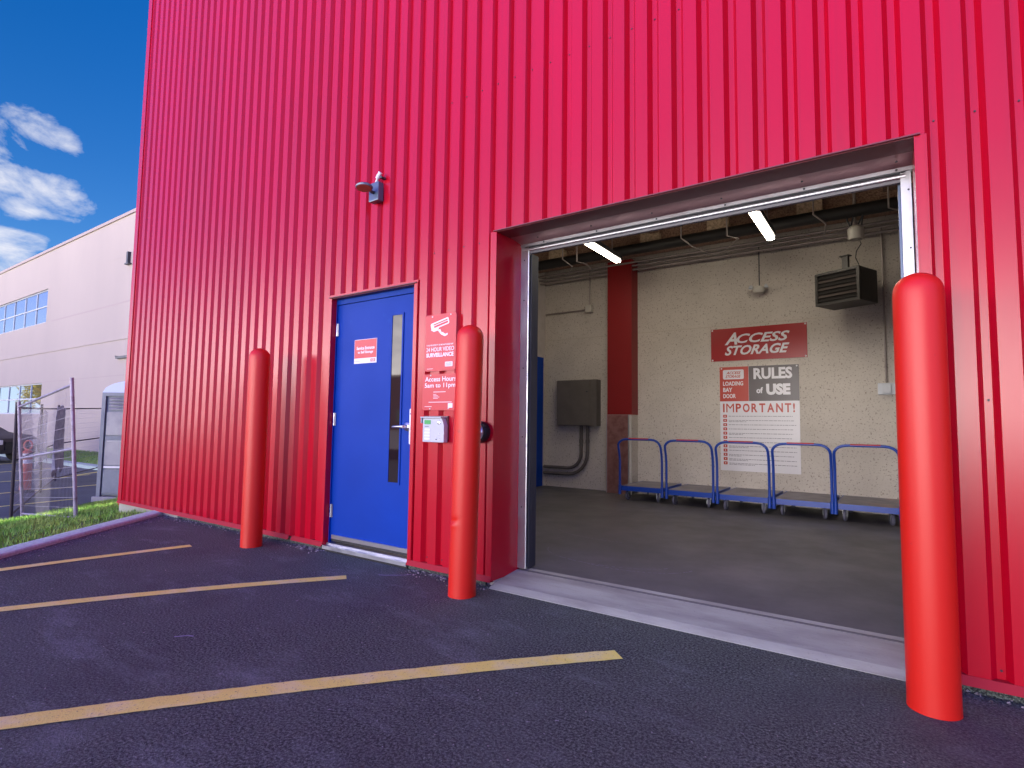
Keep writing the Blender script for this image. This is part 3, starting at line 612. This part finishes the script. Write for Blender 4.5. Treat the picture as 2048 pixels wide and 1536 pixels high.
for i, (t_, x1) in enumerate((('LOADING', -1.745), ('BAY', -1.89), ('DOOR', -1.845))): text(mb, t_, -2.015, x1, 1.675-i*.088, 1.735-i*.088, y, 'swhite', bold=.03)
text(mb, 'RULES', -1.61, -1.125, 1.755, 1.912, y, 'swhite', bold=.04); text(mb, 'USE', -1.45, -1.15, 1.535, 1.69, y, 'swhite', bold=.06); text(mb, 'of', -1.575, -1.49, 1.56, 1.645, y, 'swhite', bold=.04)
xx = -2.02
for ch_, w_ in (('I', .022), ('M', .105), ('P', .072), ('O', .09), ('R', .078), ('T', .078), ('A', .09), ('N', .085), ('T', .078), ('!', .022)): text(mb, ch_, xx, xx+w_, 1.300, 1.422, yb-.0045, 'sor', bold=.03 if ch_ != 'M' else 0); xx += w_+.022
rr = random.Random(11)
for i in range(12):
    z = 1.245-i*.0595
    mb.prism(rrect(-2.020, -1.968, z-.021, z+.021, .008), yb-.0042, yb-.0031, 'sor'); mb.box(-2.0, -1.988, yb-.0048, yb-.0043, z-.009, z+.009, 'swhite')
    for ln in range(2):
        if ln == 1 and i in (0, 2, 3, 5, 8): continue
        x = -1.945; xe = -1.10+rr.uniform(-.06, .02) if ln == 0 else -1.945+rr.uniform(.12, .4)
        while x < xe:
            w_ = rr.uniform(.012, .05); mb.box(x, min(x+w_, xe), yb-.0041, yb-.0031, z-.004-ln*.017, z+.004-ln*.017, 'sink'); x += w_+.008
mb.build('panel', s); bolts(s, [(-2.035, 1.92), (-1.07, 1.92)], yb-.0045, .011, 'white')
# carts
ct = empty('platform_cart', (0, 0, .06), '', 'cart', 'blue platform carts along the bay wall')
HW = .30
def rot_path(pts): return pts
mb = MB(); r = .12; lean = -.07
pth = [(-HW, 0, .09), (-HW, 0, .55), (-HW, -.015, .64), (-HW, lean*.75, .745)]
for i in range(1, 6): a = R(180-18*i); pth.append((-HW+r+r*math.cos(a), lean, .745+(.845-.745)*math.sin(a)))
pth2 = [(-x, y_, z) for x, y_, z in reversed(pth)]
hoop = [(-HW+.155, lean, .847), (HW-.155, lean, .847)]
mb.tube(pth+hoop+pth2, .0155, 'cartb', 12)
for sx in (-1, 1): mb.tube([(sx*HW, 0, .08), (sx*HW, 0, .215)], .021, 'cartb', 12)
mb.build('handle', ct, smooth=True, world=False)
hd = [o for o in bpy.data.objects if o.parent == ct][0]
mb = MB(); mb.tube([(-HW+.16, lean-.001, .8515), (HW-.16, lean-.001, .8515)], .0140, 'grip', 12); mb.build('grip', hd, smooth=True, world=False)
mb = MB(); mb.box(-.285, .285, .03, .97, .186, .197, 'cdeck'); mb.build('deck', ct, world=False)
mb = MB(); mb.box(-.312, .312, .018, .0299, .132, .196, 'cartb'); mb.box(-.312, .312, .9701, .982, .132, .196, 'cartb'); mb.box(-.297, -.2855, .030, .970, .15, .198, 'cartb'); mb.box(.2855, .297, .030, .970, .15, .198, 'cartb'); mb.build('frame', ct, world=False)
for sx in (-1, 1):
    for yy in (.10, .88):
        T = Matrix.Translation((sx*.215, yy, 0)) @ Matrix.Rotation(R(12*sx+yy*40), 4, 'Z')
        mb = MB(); mb.box(-.04, .04, -.04, .04, .172, .180, 'galv', T); mb.box(-.022, -.019, -.03, .02, .045, .172, 'galv', T); mb.box(.019, .022, -.03, .02, .045, .172, 'galv', T)
        cst = mb.build('caster', ct, world=False)
        mb = MB(); mb.lathe([(.056, -.014), (.062, -.009), (.062, .009), (.056, .014)], 'wheel', 24, T @ Matrix.Translation((0, -.012, .063)) @ Matrix.Rotation(R(90), 4, 'Y')); mb.build('wheel', cst, smooth=True, world=False)
for i, (x, yy, rz, lb) in enumerate(((-2.905, 4.27, 1.0, 'blue platform cart by the red column, farthest left of the row'), (-2.225, 4.22, .5, 'second blue platform cart from the red column'),
        (-1.565, 4.18, 0, 'middle cart of the row, standing in front of the rules poster'), (-.918, 4.18, .4, 'blue platform cart just right of the rules poster, second from the big bollard'),
        (-.285, 4.18, 0, 'blue platform cart half hidden behind the large right bollard'))):
    c = ct if i == 0 else copy_tree(ct); c.location = (x, yy, .06); c.rotation_euler.z = R(rz); c['label'] = lb
# ceiling lamps
def lampu(x, y0, y1, z, lb):
    s = empty('strip_light', (x, (y0+y1)/2, z), lb, 'ceiling light', 'lit strip lights in the loading bay')
    m_ = MB(); m_.box(x-.06, x+.06, y0, y1, z+.012, z+.07, 'darkm'); m_.tube([(x, y0+.2, z+.07), (x, y0+.2, 4.29)], .006, 'pipe', 6); m_.tube([(x, y1-.2, z+.07), (x, y1-.2, 4.29)], .006, 'pipe', 6); m_.build('fixture', s)
    m_ = MB(); m_.prism(rrect(x-.042, x+.042, z-.022, z+.011, .015), y0+.005, y1-.005, 'lamp'); m_.build('diffuser', s, smooth=True)
lampu(-3.16, 2.95, 4.1, 3.4, 'glowing strip light on the ceiling near the red column'); lampu(-1.20, 3.05, 4.2, 3.4, 'glowing strip light on the ceiling above the red sign')
lampu(-3.16, .9, 2.05, 3.4, 'left added strip light, unseen above the steel door header, brightening the bay'); lampu(-1.20, .9, 2.05, 3.4, 'right added strip light, unseen above the steel door header, brightening the bay')  # extra pair, added out of sight to brighten the bay
# electrical panel with its two bent conduits
s = empty('electrical_panel', (-4.28, 5.0, 1.45), 'dark grey electrical cabinet on the left part of the back wall', 'electrical panel')
mb = MB(); mb.box(-4.64, -3.92, 4.99, yb, 1.08, 1.825, 'eleg'); mb.build('cabinet', s, bevel=.004)
mb = MB(); mb.box(-4.635, -4.03, 4.975, 4.989, 1.09, 1.815, 'eleg'); mb.build('door', s, bevel=.004)
mb = MB(); mb.lathe([(.012, 0), (.012, .02)], 'darkm', 10, Matrix.Translation((-4.08, 4.975, 1.63)) @ Matrix.Rotation(R(90), 4, 'X')); mb.build('lock', s)
for xo, ro, zl, lb in ((-4.245, .25, .385, 'inner bent grey conduit under the electrical cabinet'), (-4.13, .36, .285, 'outer bent grey conduit under the electrical cabinet')):
    pts = [(xo, 5.1, 1.08), (xo, 5.1, zl+ro)]+[(xo-ro+ro*math.cos(a), 5.1, zl+ro-ro*math.sin(a)) for a in [R(15*i) for i in range(1, 7)]]+[(-4.95, 5.1, zl)]
    m_ = MB(); m_.tube(pts, .027, 'eleg', 12); c_ = m_.build('conduit', smooth=True); tag(c_, lb, 'conduit', 'bent conduits under the cabinet')
    m_ = MB(); m_.tube([(xo, 5.1, .80), (xo, 5.1, .86)], .033, 'eleg', 12); m_.build('coupling', c_)
s = empty('junction_box', (-4.11, 5.1, 3.0), 'small white junction box high on the back wall left of the red column', 'junction box')
mb = MB(); mb.box(-4.165, -4.055, 5.06, yb, 2.945, 3.06, 'cream'); mb.build('box', s, bevel=.004)
mb = MB(); mb.tube([(-4.11, 5.12, 3.06), (-4.11, 5.12, 3.66)], .012, 'pipe', 8); mb.tube([(-4.165, 5.12, 2.995), (-4.95, 5.12, 2.99)], .012, 'pipe', 8); mb.build('pipe', s)
# emergency light
s = empty('emergency_light', (-1.50, 5.05, 2.97), 'small twin head emergency light hanging from a rod left of the heater', 'light')
mb = MB(); mb.tube([(-1.50, 5.08, 3.03), (-1.50, 5.08, 3.6)], .007, 'darkm', 8); mb.build('rod', s)
mb = MB(); mb.lathe([(.02, -.06), (.06, -.045), (.08, -.01), (.075, .03), (.03, .05)], 'cream', 16, Matrix.Translation((-1.50, 5.05, 2.98))); mb.build('body', s, smooth=True)
for sx in (-1, 1):
    mb = MB(); mb.lathe([(.012, 0), (.03, .02), (.032, .045)], 'lgrey', 12, Matrix.Translation((-1.50+sx*.075, 5.02, 3.0)) @ Matrix.Rotation(R(60*sx), 4, 'Y')); mb.build('lamp_head', s, smooth=True)
# heater
hx = Vector((-.30, 4.42, 2.585)); fd = Vector((-.91, .41, 0)).normalized(); bd = Vector((.41, .91, 0)).normalized()
T = Matrix(((fd.x*-1, bd.x, 0, hx.x+fd.x*.52), (fd.y*-1, bd.y, 0, hx.y+fd.y*.52), (0, 0, 1, hx.z), (0, 0, 0, 1)))
s = empty('unit_heater', tuple(T @ Vector((.26, .2, 0))), 'black louvred heater hanging near the ceiling beside the right door jamb', 'heater')
mb = MB(); mb.box(0, .52, .02, .40, 0, .40, 'heater', T); mb.build('cabinet', s, bevel=.012)
mb = MB()
for a in ((0, .03, 0, .40), (.49, .52, 0, .40), (.03, .49, 0, .03), (.03, .49, .37, .40)): mb.box(a[0], a[1], -.012, .019, a[2], a[3], 'heater', T)
mb.build('frame', s)
for i in range(7):
    mb = MB(); z = .055+i*.045; mb.add([T @ Vector(v) for v in ((.03, -.008, z), (.49, -.008, z), (.49, .018, z+.03), (.03, .018, z+.03), (.03, -.008, z-.004), (.49, -.008, z-.004))], [(0, 1, 2, 3), (4, 5, 1, 0)], 'hl' if i % 2 else 'heater'); mb.build('louvre', s)
mb = MB(); mb.box(.27, .34, .10, .14, .40, .58, 'heater', T); mb.box(.25, .36, .08, .16, .575, .585, 'heater', T); mb.build('bracket', s)
# hanging plug socket and lead
s = empty('ceiling_socket', (-.33, 4.7, 3.45), 'pale hanging socket with a lead down to the black heater', 'socket')
mb = MB(); mb.lathe([(.07, 0), (.085, .02), (.085, .13), (.06, .16)], 'cream', 16, Matrix.Translation((-.33, 4.55, 3.33))); mb.build('cup', s, smooth=True)
mb = MB(); mb.tube([(-.33, 4.55, 3.49), (-.34, 4.55, 3.6), (-.33, 4.55, 4.1)], .018, 'pipe', 8)
for i in range(5): a = i*1.3; mb.tube([(-.33+.06*math.cos(a), 4.55+.06*math.sin(a), 3.49), (-.33+.09*math.cos(a+.6), 4.55+.07*math.sin(a), 3.60), (-.33+.02*math.cos(a), 4.55, 3.72)], .010, 'darkm', 6)
mb.build('stem', s, smooth=True)
mb = MB(); mb.tube([(-.30, 4.55, 3.34), (-.28, 4.55, 3.27), (-.33, 4.55, 3.19), (-.34, 4.55, 3.11), (-.31, 4.55, 3.03), (-.31, 4.56, 2.98)], .006, 'black', 6); mb.build('lead', s, smooth=True)
# outlet
s = empty('wall_outlet', (-.08, yb, 1.58), 'grey outlet box with a vertical conduit beside the right bollard', 'outlet')
mb = MB(); mb.box(-.175, .03, 5.10, yb, 1.515, 1.655, 'lgrey'); mb.build('backplate', s, bevel=.003)
mb = MB(); mb.box(-.125, -.04, 5.07, 5.099, 1.53, 1.64, 'lgrey'); mb.build('cover', s, bevel=.006)
mb = MB(); mb.tube([(-.085, 5.12, 1.66), (-.085, 5.12, 3.62)], .011, 'pipe', 8); mb.tube([(-.085, 5.12, 1.84), (-.085, 5.12, 1.87)], .017, 'pipe', 8); mb.build('conduit', s)
# ceiling services
for z, yy, r, k, lb in ((3.665, 4.50, .075, 'dpipe', 'thick black pipe under the loading bay ceiling'), (3.60, 4.90, .016, 'pipe', 'upper thin conduit along the top of the bay wall'),
                     (3.555, 4.93, .013, 'pipe', 'middle thin conduit along the top of the bay wall'), (3.50, 4.96, .017, 'pipe', 'lower thin conduit along the top of the bay wall')):
    mb = MB(); mb.tube([(-4.97, yy, z), (2.98, yy, z)], r, k, 10); tag(mb.build('ceiling_pipe', smooth=True), lb, 'pipe', 'pipes under the bay ceiling')
hp = MB(); rr = random.Random(2)
for i in range(6):
    x = (-4.2, -3.95, -2.35, -1.75, -.75, .0)[i]
    m_ = MB(); m_.tube([(x, 4.36, 4.29), (x, 4.36, 3.66-.08*(i % 2)), (x+.12, 4.45, 3.55), (x+.2*(i % 3-.6), 4.72, 3.50)], .010, 'pipe', 6)
    tag(m_.build('pipe_hanger', smooth=True), ['bent conduit drop above the junction box', 'second conduit drop left of the red column', 'conduit drop right of the left strip light', 'conduit drop just left of the right strip light', 'conduit drop left of the hanging socket', 'conduit drop at the right end of the bay ceiling'][i], 'conduit', 'conduit drops under the ceiling')

# ------------------------------------------------------------ pale office building
by = 7.0
ob = empty('office_building', (-30, by, -.5), 'long pale two storey building with ribbon windows behind the fence', 'building')
mb = MB(); BX0, BX1, BZ = -75, -9.2, 10.0
W = [(-60, -37.05, 6.15, 7.98), (-60, -36.95, 1.28, 2.92)]
zs = [-.6, W[1][2], W[1][3], W[0][2], W[0][3], BZ]
mb.box(BX0, BX1, by, by+.3, zs[0], zs[1], 'bwall')
mb.box(-36.95, BX1, by, by+.3, zs[1], zs[2], 'bwall'); mb.box(BX0, -60, by, by+.3, zs[1], zs[2], 'bwall')
mb.box(BX0, BX1, by, by+.3, zs[2], zs[3], 'bwall')
mb.box(-37.05, BX1, by, by+.3, zs[3], zs[4], 'bwall'); mb.box(BX0, -60, by, by+.3, zs[3], zs[4], 'bwall')
mb.box(BX0, BX1, by, by+.3, zs[4], zs[5], 'bwall')
mb.box(BX1-.3, BX1, by+.3, 36, -.6, BZ, 'bwall'); mb.box(BX0, BX0+.3, by+.3, 36, -.6, BZ, 'bwall'); mb.box(BX0+.3, BX1-.3, 35.7, 36, -.6, BZ, 'bwall')
mb.box(-36.2, BX1, by-.004, by, 6.10, 6.17, 'bstripe'); mb.box(BX0, BX1, by-.03, by, 4.50, 4.60, 'bwall'); mb.box(-36.95, BX1, by-.004, by, 2.94, 2.97, 'bstripe')
mb.box(-29.5, BX1, by-.004, by, 8.18, 8.21, 'bwall')
mb.build('wall', ob)
mb = MB(); mb.box(BX0-.05, BX1+.05, by-.06, by+.36, BZ+.001, BZ+.14, 'bstripe'); mb.build('parapet_cap', ob)
mb = MB(); mb.box(BX0+.3, BX1-.3, by+.3, 35.7, BZ-.6, BZ-.4, 'darkm'); mb.build('roof', ob)
for wx0, wx1, wz0, wz1 in W:
    m_ = MB(); nn = 12; st = 1.92
    m_.box(wx0, wx1, by+.08, by+.14, wz0, wz0+.06, 'lgrey'); m_.box(wx0, wx1, by+.08, by+.14, wz1-.06, wz1, 'lgrey'); zm = (wz0+wz1)/2; m_.box(wx0, wx1, by+.08, by+.14, zm-.03, zm+.03, 'lgrey')
    x = wx1-.03
    while x > wx0: m_.box(x-.04, x+.03, by+.075, by+.145, wz0, wz1, 'lgrey'); x -= st
    wn = m_.build('window', ob)
    m_ = MB(); x = wx1
    while x > wx0:
        for z0_, z1_ in ((wz0, zm), (zm, wz1)):
            j = random.uniform(-.004, .004); m_.add([(x-st, by+.11+j, z0_), (x, by+.11-j, z0_), (x, by+.11-j*.5, z1_), (x-st, by+.11+j, z1_)], [(0, 1, 2, 3)], 'bwin')
        x -= st
    m_.build('pane', wn)
s = tag(MB().box(-27.15, -27.0, by-.12, by-.001, 7.78, 8.28, 'darkm').box(-27.2, -26.85, by-.16, by-.001, 7.72, 7.775, 'darkm').build('wall_lamp'), 'small dark wall lamp near the top of the pale building', 'wall light')
s = tag(MB().box(-27.6, -25.9, by-.12, by-.001, 3.66, 3.76, 'darkm').box(-27.62, -27.55, by-.14, by-.02, 3.761, 3.79, 'darkm').build('door_canopy'), 'thin dark canopy on the pale building beside the red corner', 'canopy')

# ------------------------------------------------------------ wire fence
def fpanel(a, b, ta, tb, ka, kb, label, rails=(0, .52, 1), wires=True):
    a, b, ta, tb = map(Vector, (a, b, ta, tb)); s = empty('fence_panel', tuple(a), label, 'fence', 'temporary wire fence panels')
    m_ = MB(); m_.tube([a, ta+(ta-a)*.02], .024, ka, 10); m_.build('post', s)
    m_ = MB(); m_.tube([b, tb+(tb-b)*.02], .024, kb, 10); m_.build('post', s)
    for t in rails:
        m_ = MB(); m_.tube([a.lerp(ta, .03+.94*t), b.lerp(tb, .03+.94*t)], .017, kb if t else ka, 8); m_.build('rail', s)
    if wires:
        m_ = MB(); L_ = (b-a).length; nv = int(L_/.06)
        for i in range(1, nv): t = i/nv; m_.tube([a.lerp(b, t).lerp(ta.lerp(tb, t), .03), a.lerp(b, t).lerp(ta.lerp(tb, t), .97)], .0014, 'wire', 3, cap=False)
        for i in range(1, 13): t = .03+.94*i/13; m_.tube([a.lerp(ta, t), b.lerp(tb, t)], .0021, 'wire', 3, cap=False)
        m_.build('mesh', s)
    return s
fpanel((-8.83, -.21, -.26), (-11.5, -.06, -.49), (-8.83, -.36, 1.58), (-11.49, -.21, 1.31), 'fmetal', 'fmetal', 'nearest wire fence panel standing on the grass slope by the kerb')
B_ = [((-11.62, -.17, -.5), (-11.62, -.2, 1.30)), ((-15.1, 1.15, -.5), (-15.01, 1.05, 1.34)), ((-17.7, 2.16, -.5), (-17.56, 2.09, 1.38)), ((-21.6, 4.9, -.45), (-21.5, 4.8, 1.5))]
for i, lb in enumerate(('wire fence panel with a rusty dark post running back from the grass', 'wire fence panel covered in a hanging grey sheet', 'farthest wire fence panel, running behind the portable toilet')):
    fpanel(B_[i][0], B_[i+1][0], B_[i][1], B_[i+1][1], 'fdark', 'fdark', lb, rails=(0, .5, 1))
# sheets hanging on the fence
def sheet(a, b, z0, z1, k, label, amp=.06, fold=9):
    a = Vector(a); b = Vector(b); d = (b-a); nn = Vector((-d.y, d.x, 0)).normalized(); m_ = MB(); vs = []; nu, nv = 40, 16
    for i in range(nu+1):
        for j in range(nv+1):
            t = i/nu; q = j/nv; p = a+d*t+nn*(amp*math.sin(t*fold+1.2*math.sin(q*4))*(.3+.7*q)-.07)
            vs.append((p.x, p.y, z1+(z0-z1)*q*(1-.10*abs(math.sin(t*17+1)))-.04*math.sin(t*9)))
    m_.add(vs, [(i*(nv+1)+j, i*(nv+1)+j+1, (i+1)*(nv+1)+j+1, (i+1)*(nv+1)+j) for i in range(nu) for j in range(nv)], k)
    o = m_.build('hanging_sheet', smooth=True); md = o.modifiers.new('s', 'SOLIDIFY'); md.thickness = .004
    return tag(o, label, 'sheet')
M['plast'] = mat('pale_plastic_sheet', (.42, .42, .50), .5); M['plast'].node_tree.nodes['Principled BSDF'].inputs['Alpha'].default_value = .28
sheet((-13.4, .52, 0), (-15.0, 1.10, 0), .15, 1.22, 'plast', 'thin pale plastic sheet hanging on the wire fence', .05, 14)
sheet((-16.5, 1.69, 0), (-17.95, 2.28, 0), -.30, 1.38, 'cloth', 'bunched dark grey sheet draped over the wire fence', .05, 26)
# delineator
s = empty('traffic_post', (-15.32, 1.0, -.5), 'orange and white traffic post seen through the wire fence', 'traffic post')
T = Matrix.Translation((-15.32, .95, -.5))
mb = MB(); mb.lathe([(.17, 0), (.17, .04), (.10, .06)], 'black', 8, T); mb.build('base', s)
mb = MB(); mb.lathe([(.10, .061), (.095, .40), (.085, .86), (.05, .9)], 'orange', 20, T); mb.build('post', s, smooth=True)
mb = MB(); mb.lathe([(.095, .62), (.092, .70)], 'white', 20, T); mb.lathe([(.091, .76), (.0885, .83)], 'white', 20, T); mb.build('reflective_band', s)
mb = MB(); mb.tube([(-15.32+.07*math.cos(t), .95+.05*math.cos(t), .5+.1*math.sin(t)) for t in [R(30*i) for i in range(13)]], .018, 'orange', 8); mb.build('handle', s, smooth=True)

# ------------------------------------------------------------ portable toilet
s = empty('portable_toilet', (-12.7, 1.34, -.5), 'grey portable toilet with a domed blue roof beside the red building corner', 'portable toilet', rz=R(34.6))
mb = MB(); mb.box(.04, 1.10, .03, 1.15, .12, 2.05, 'tbl'); mb.build('wall', s, bevel=.01, world=False)
mb = MB(); mb.box(-.005, .07, -.01, .06, .10, 2.09, 'tbl'); mb.box(1.07, 1.15, -.01, .06, .10, 2.09, 'tbl'); mb.box(0, 1.14, -.012, .03, 2.03, 2.10, 'tbl'); mb.build('frame', s, bevel=.006, world=False)
mb = MB(); mb.box(.10, 1.03, .005, .03, .70, 1.16, 'tlg'); mb.box(.10, 1.03, .005, .03, 1.27, 1.72, 'tlg'); mb.box(.10, 1.03, -.004, .03, .64, .68, 'white'); mb.box(.10, 1.03, 0, .03, 1.18, 1.25, 'tbl'); mb.box(.10, 1.03, 0, .03, .16, .60, 'tbl'); mb.box(.13, 1.0, -.003, .004, 1.155, 1.17, 'white'); mb.build('panel', s, bevel=.008, world=False)
for i in range(4):
    m_ = MB(); z = 1.78+i*.062; m_.add([(.14, -.006, z), (.98, -.006, z), (.98, .028, z+.035), (.14, .028, z+.035), (.14, -.006, z-.012), (.98, -.006, z-.012)], [(0, 1, 2, 3), (4, 5, 1, 0)], 'tlg'); m_.build('louvre', s, world=False)
mb = MB(); rf = [(x, 2.11+.22*(1-((x-.57)/.57)**2)**.6) for x in [.0+.057*i for i in range(21)]]
mb.prism([(-.0, 2.10)]+rf[1:-1]+[(1.14, 2.10)], -.01, 1.17, 'troof'); mb.build('roof', s, smooth=True, world=False)
mb = MB(); mb.box(-.06, 1.2, -.05, .12, 0, .10, 'tlg'); mb.box(-.06, 1.2, 1.03, 1.2, 0, .10, 'tlg'); mb.box(.0, 1.12, .12, 1.03, .05, .11, 'tbl'); mb.build('base', s, bevel=.008, world=False)

# ------------------------------------------------------------ grey car at the left edge
s = empty('parked_car', (-25.7, 3.35, -.5), 'dark grey car front at the far left edge beyond the fence', 'car', rz=R(30))
T = Matrix.Identity(4)
def carbody():
    side = [(-4.7, .35), (-4.72, .85), (-4.6, 1.0), (-4.1, 1.05), (-3.4, 1.55), (-2.2, 1.62), (-1.55, 1.25), (-1.25, 1.08), (-.35, .98), (-.08, .85), (0, .6), (-.03, .32)]
    bm = bmesh.new(); W_ = .9; rows = []
    for i, t in enumerate((-1, -.92, -.5, 0, .5, .92, 1)):
        sc_ = 1-.06*abs(t)**6; dz = -.03*abs(t)**3
        rows.append([bm.verts.new((x*(1-.008*abs(t)**4), t*W_*(1-.22*max(0, (z-1.0)/.6)), z+dz if z > .5 else z)) for x, z in side])
    for a, b in zip(rows, rows[1:]):
        for i in range(len(side)): j = (i+1) % len(side); bm.faces.new((a[i], a[j], b[j], b[i]))
    bm.faces.new(rows[0][::-1]); bm.faces.new(rows[-1]); bmesh.ops.recalc_face_normals(bm, faces=bm.faces)
    me = bpy.data.meshes.new('body'); bm.to_mesh(me); bm.free(); me.materials.append(M['car'])
    for p in me.polygons: p.use_smooth = True
    me.set_sharp_from_angle(angle=R(30))
    o = bpy.data.objects.new('body', me); col.objects.link(o); o.parent = s; return o
carbody()
for x in (-.9, -3.75):
    for yy in (-.86, .86):
        m_ = MB(); m_.lathe([(.26, -.11), (.34, -.09), (.35, 0), (.34, .09), (.26, .11)], 'tyre', 28, Matrix.Translation((x, yy, .35)) @ Matrix.Rotation(R(90), 4, 'X')); wh = m_.build('wheel', s, smooth=True, world=False)
        m_ = MB(); sg = 1 if yy > 0 else -1; m_.lathe([(.245, -.115), (.23, -.118), (.05, -.112)], 'silver', 24, Matrix.Translation((x, yy, .35)) @ Matrix.Rotation(R(90 if yy < 0 else -90), 4, 'X') @ Matrix.Rotation(R(180), 4, 'X')); m_.build('rim', wh, smooth=True, world=False)
        m_ = MB(); m_.lathe([(.40, -.012), (.40, .012)], 'black', 28, Matrix.Translation((x, yy*1.045, .37)) @ Matrix.Rotation(R(90), 4, 'X')); m_.build('wheel_arch', s, world=False)
for yy in (-.68, .68):
    m_ = MB(); m_.box(-.10, .012, yy-.18, yy+.18, .64, .80, 'white'); m_.build('headlight', s, bevel=.02, world=False)
m_ = MB(); m_.box(-.16, -.06, -.905, -.86, .70, .78, 'orange'); m_.build('side_marker', s, bevel=.005, world=False)
m_ = MB(); m_.box(-.02, .016, -.42, .42, .45, .74, 'black'); m_.build('grille', s, world=False)
m_ = MB(); m_.add([(-1.58, -.72, 1.24), (-1.58, .72, 1.24), (-2.16, .64, 1.60), (-2.16, -.64, 1.60)], [(0, 1, 2, 3)], 'glass'); m_.build('windscreen', s, world=False)

# ------------------------------------------------------------ what the glossy surfaces mirror: across the street
br = empty('brick_building', (-86, -62, -.5), 'low brown brick building across the street, mirrored in the glossy door glass', 'building')
mb = MB(); mb.box(-125, -48, -70, -62, -.6, 8.6, 'brick'); mb.build('wall', br)
for i in range(8):
    m_ = MB(); x = -122+i*9; m_.box(x, x+4.5, -61.99, -61.95, 1.2, 3.2, 'bwin'); m_.build('window', br)
mb = MB(); mb.box(-125.3, -47.7, -70.2, -61.8, 8.601, 9.0, 'bstripe'); mb.build('roof', br)
def tree(x, y, h, cr, label, seed):
    s = empty('autumn_tree', (x, y, -.5), label, 'tree', 'yellow trees across the street'); rn = random.Random(seed)
    m_ = MB(); m_.tube([(x, y, -.6), (x+.1, y, h*.3), (x, y+.1, h*.6), (x, y, h*.8)], [.28, .22, .14, .05], 'bark', 8)
    for i in range(7): a = rn.uniform(0, 6.28); z = h*rn.uniform(.3, .6); m_.tube([(x, y, z), (x+math.cos(a)*cr*.5, y+math.sin(a)*cr*.5, z+h*.15), (x+math.cos(a)*cr*.85, y+math.sin(a)*cr*.85, z+h*.25)], [.1, .06, .02], 'bark', 6)
    m_.build('trunk', s, smooth=True)
    m_ = MB(); cs = [(rn.uniform(-1, 1)*cr*.75, rn.uniform(-1, 1)*cr*.75, h*rn.uniform(.42, .95), cr*rn.uniform(.28, .5)) for _ in range(22)]
    vs = []; fs = []
    for i in range(5200):
        c = rn.choice(cs); d = Vector((rn.gauss(0, 1), rn.gauss(0, 1), rn.gauss(0, 1))).normalized()*c[3]*rn.random()**.4
        p = Vector((x+c[0], y+c[1], c[2]))+d; u = Vector((rn.gauss(0, 1), rn.gauss(0, 1), rn.gauss(0, 1))).normalized()*.13; v = u.orthogonal().normalized()*.1; o = len(vs)
        vs += [p-u, p+v, p+u, p-v]; fs.append((o, o+1, o+2, o+3))
    m_.add(vs, fs, 'leafy'); m_.build('crown', s)
tree(-82, -6, 8.5, 3.8, 'yellow autumn tree mirrored in the lower windows of the pale building', 1)
tree(-94, -9, 7.5, 3.4, 'second yellow autumn tree mirrored beside the first in the lower windows', 4)
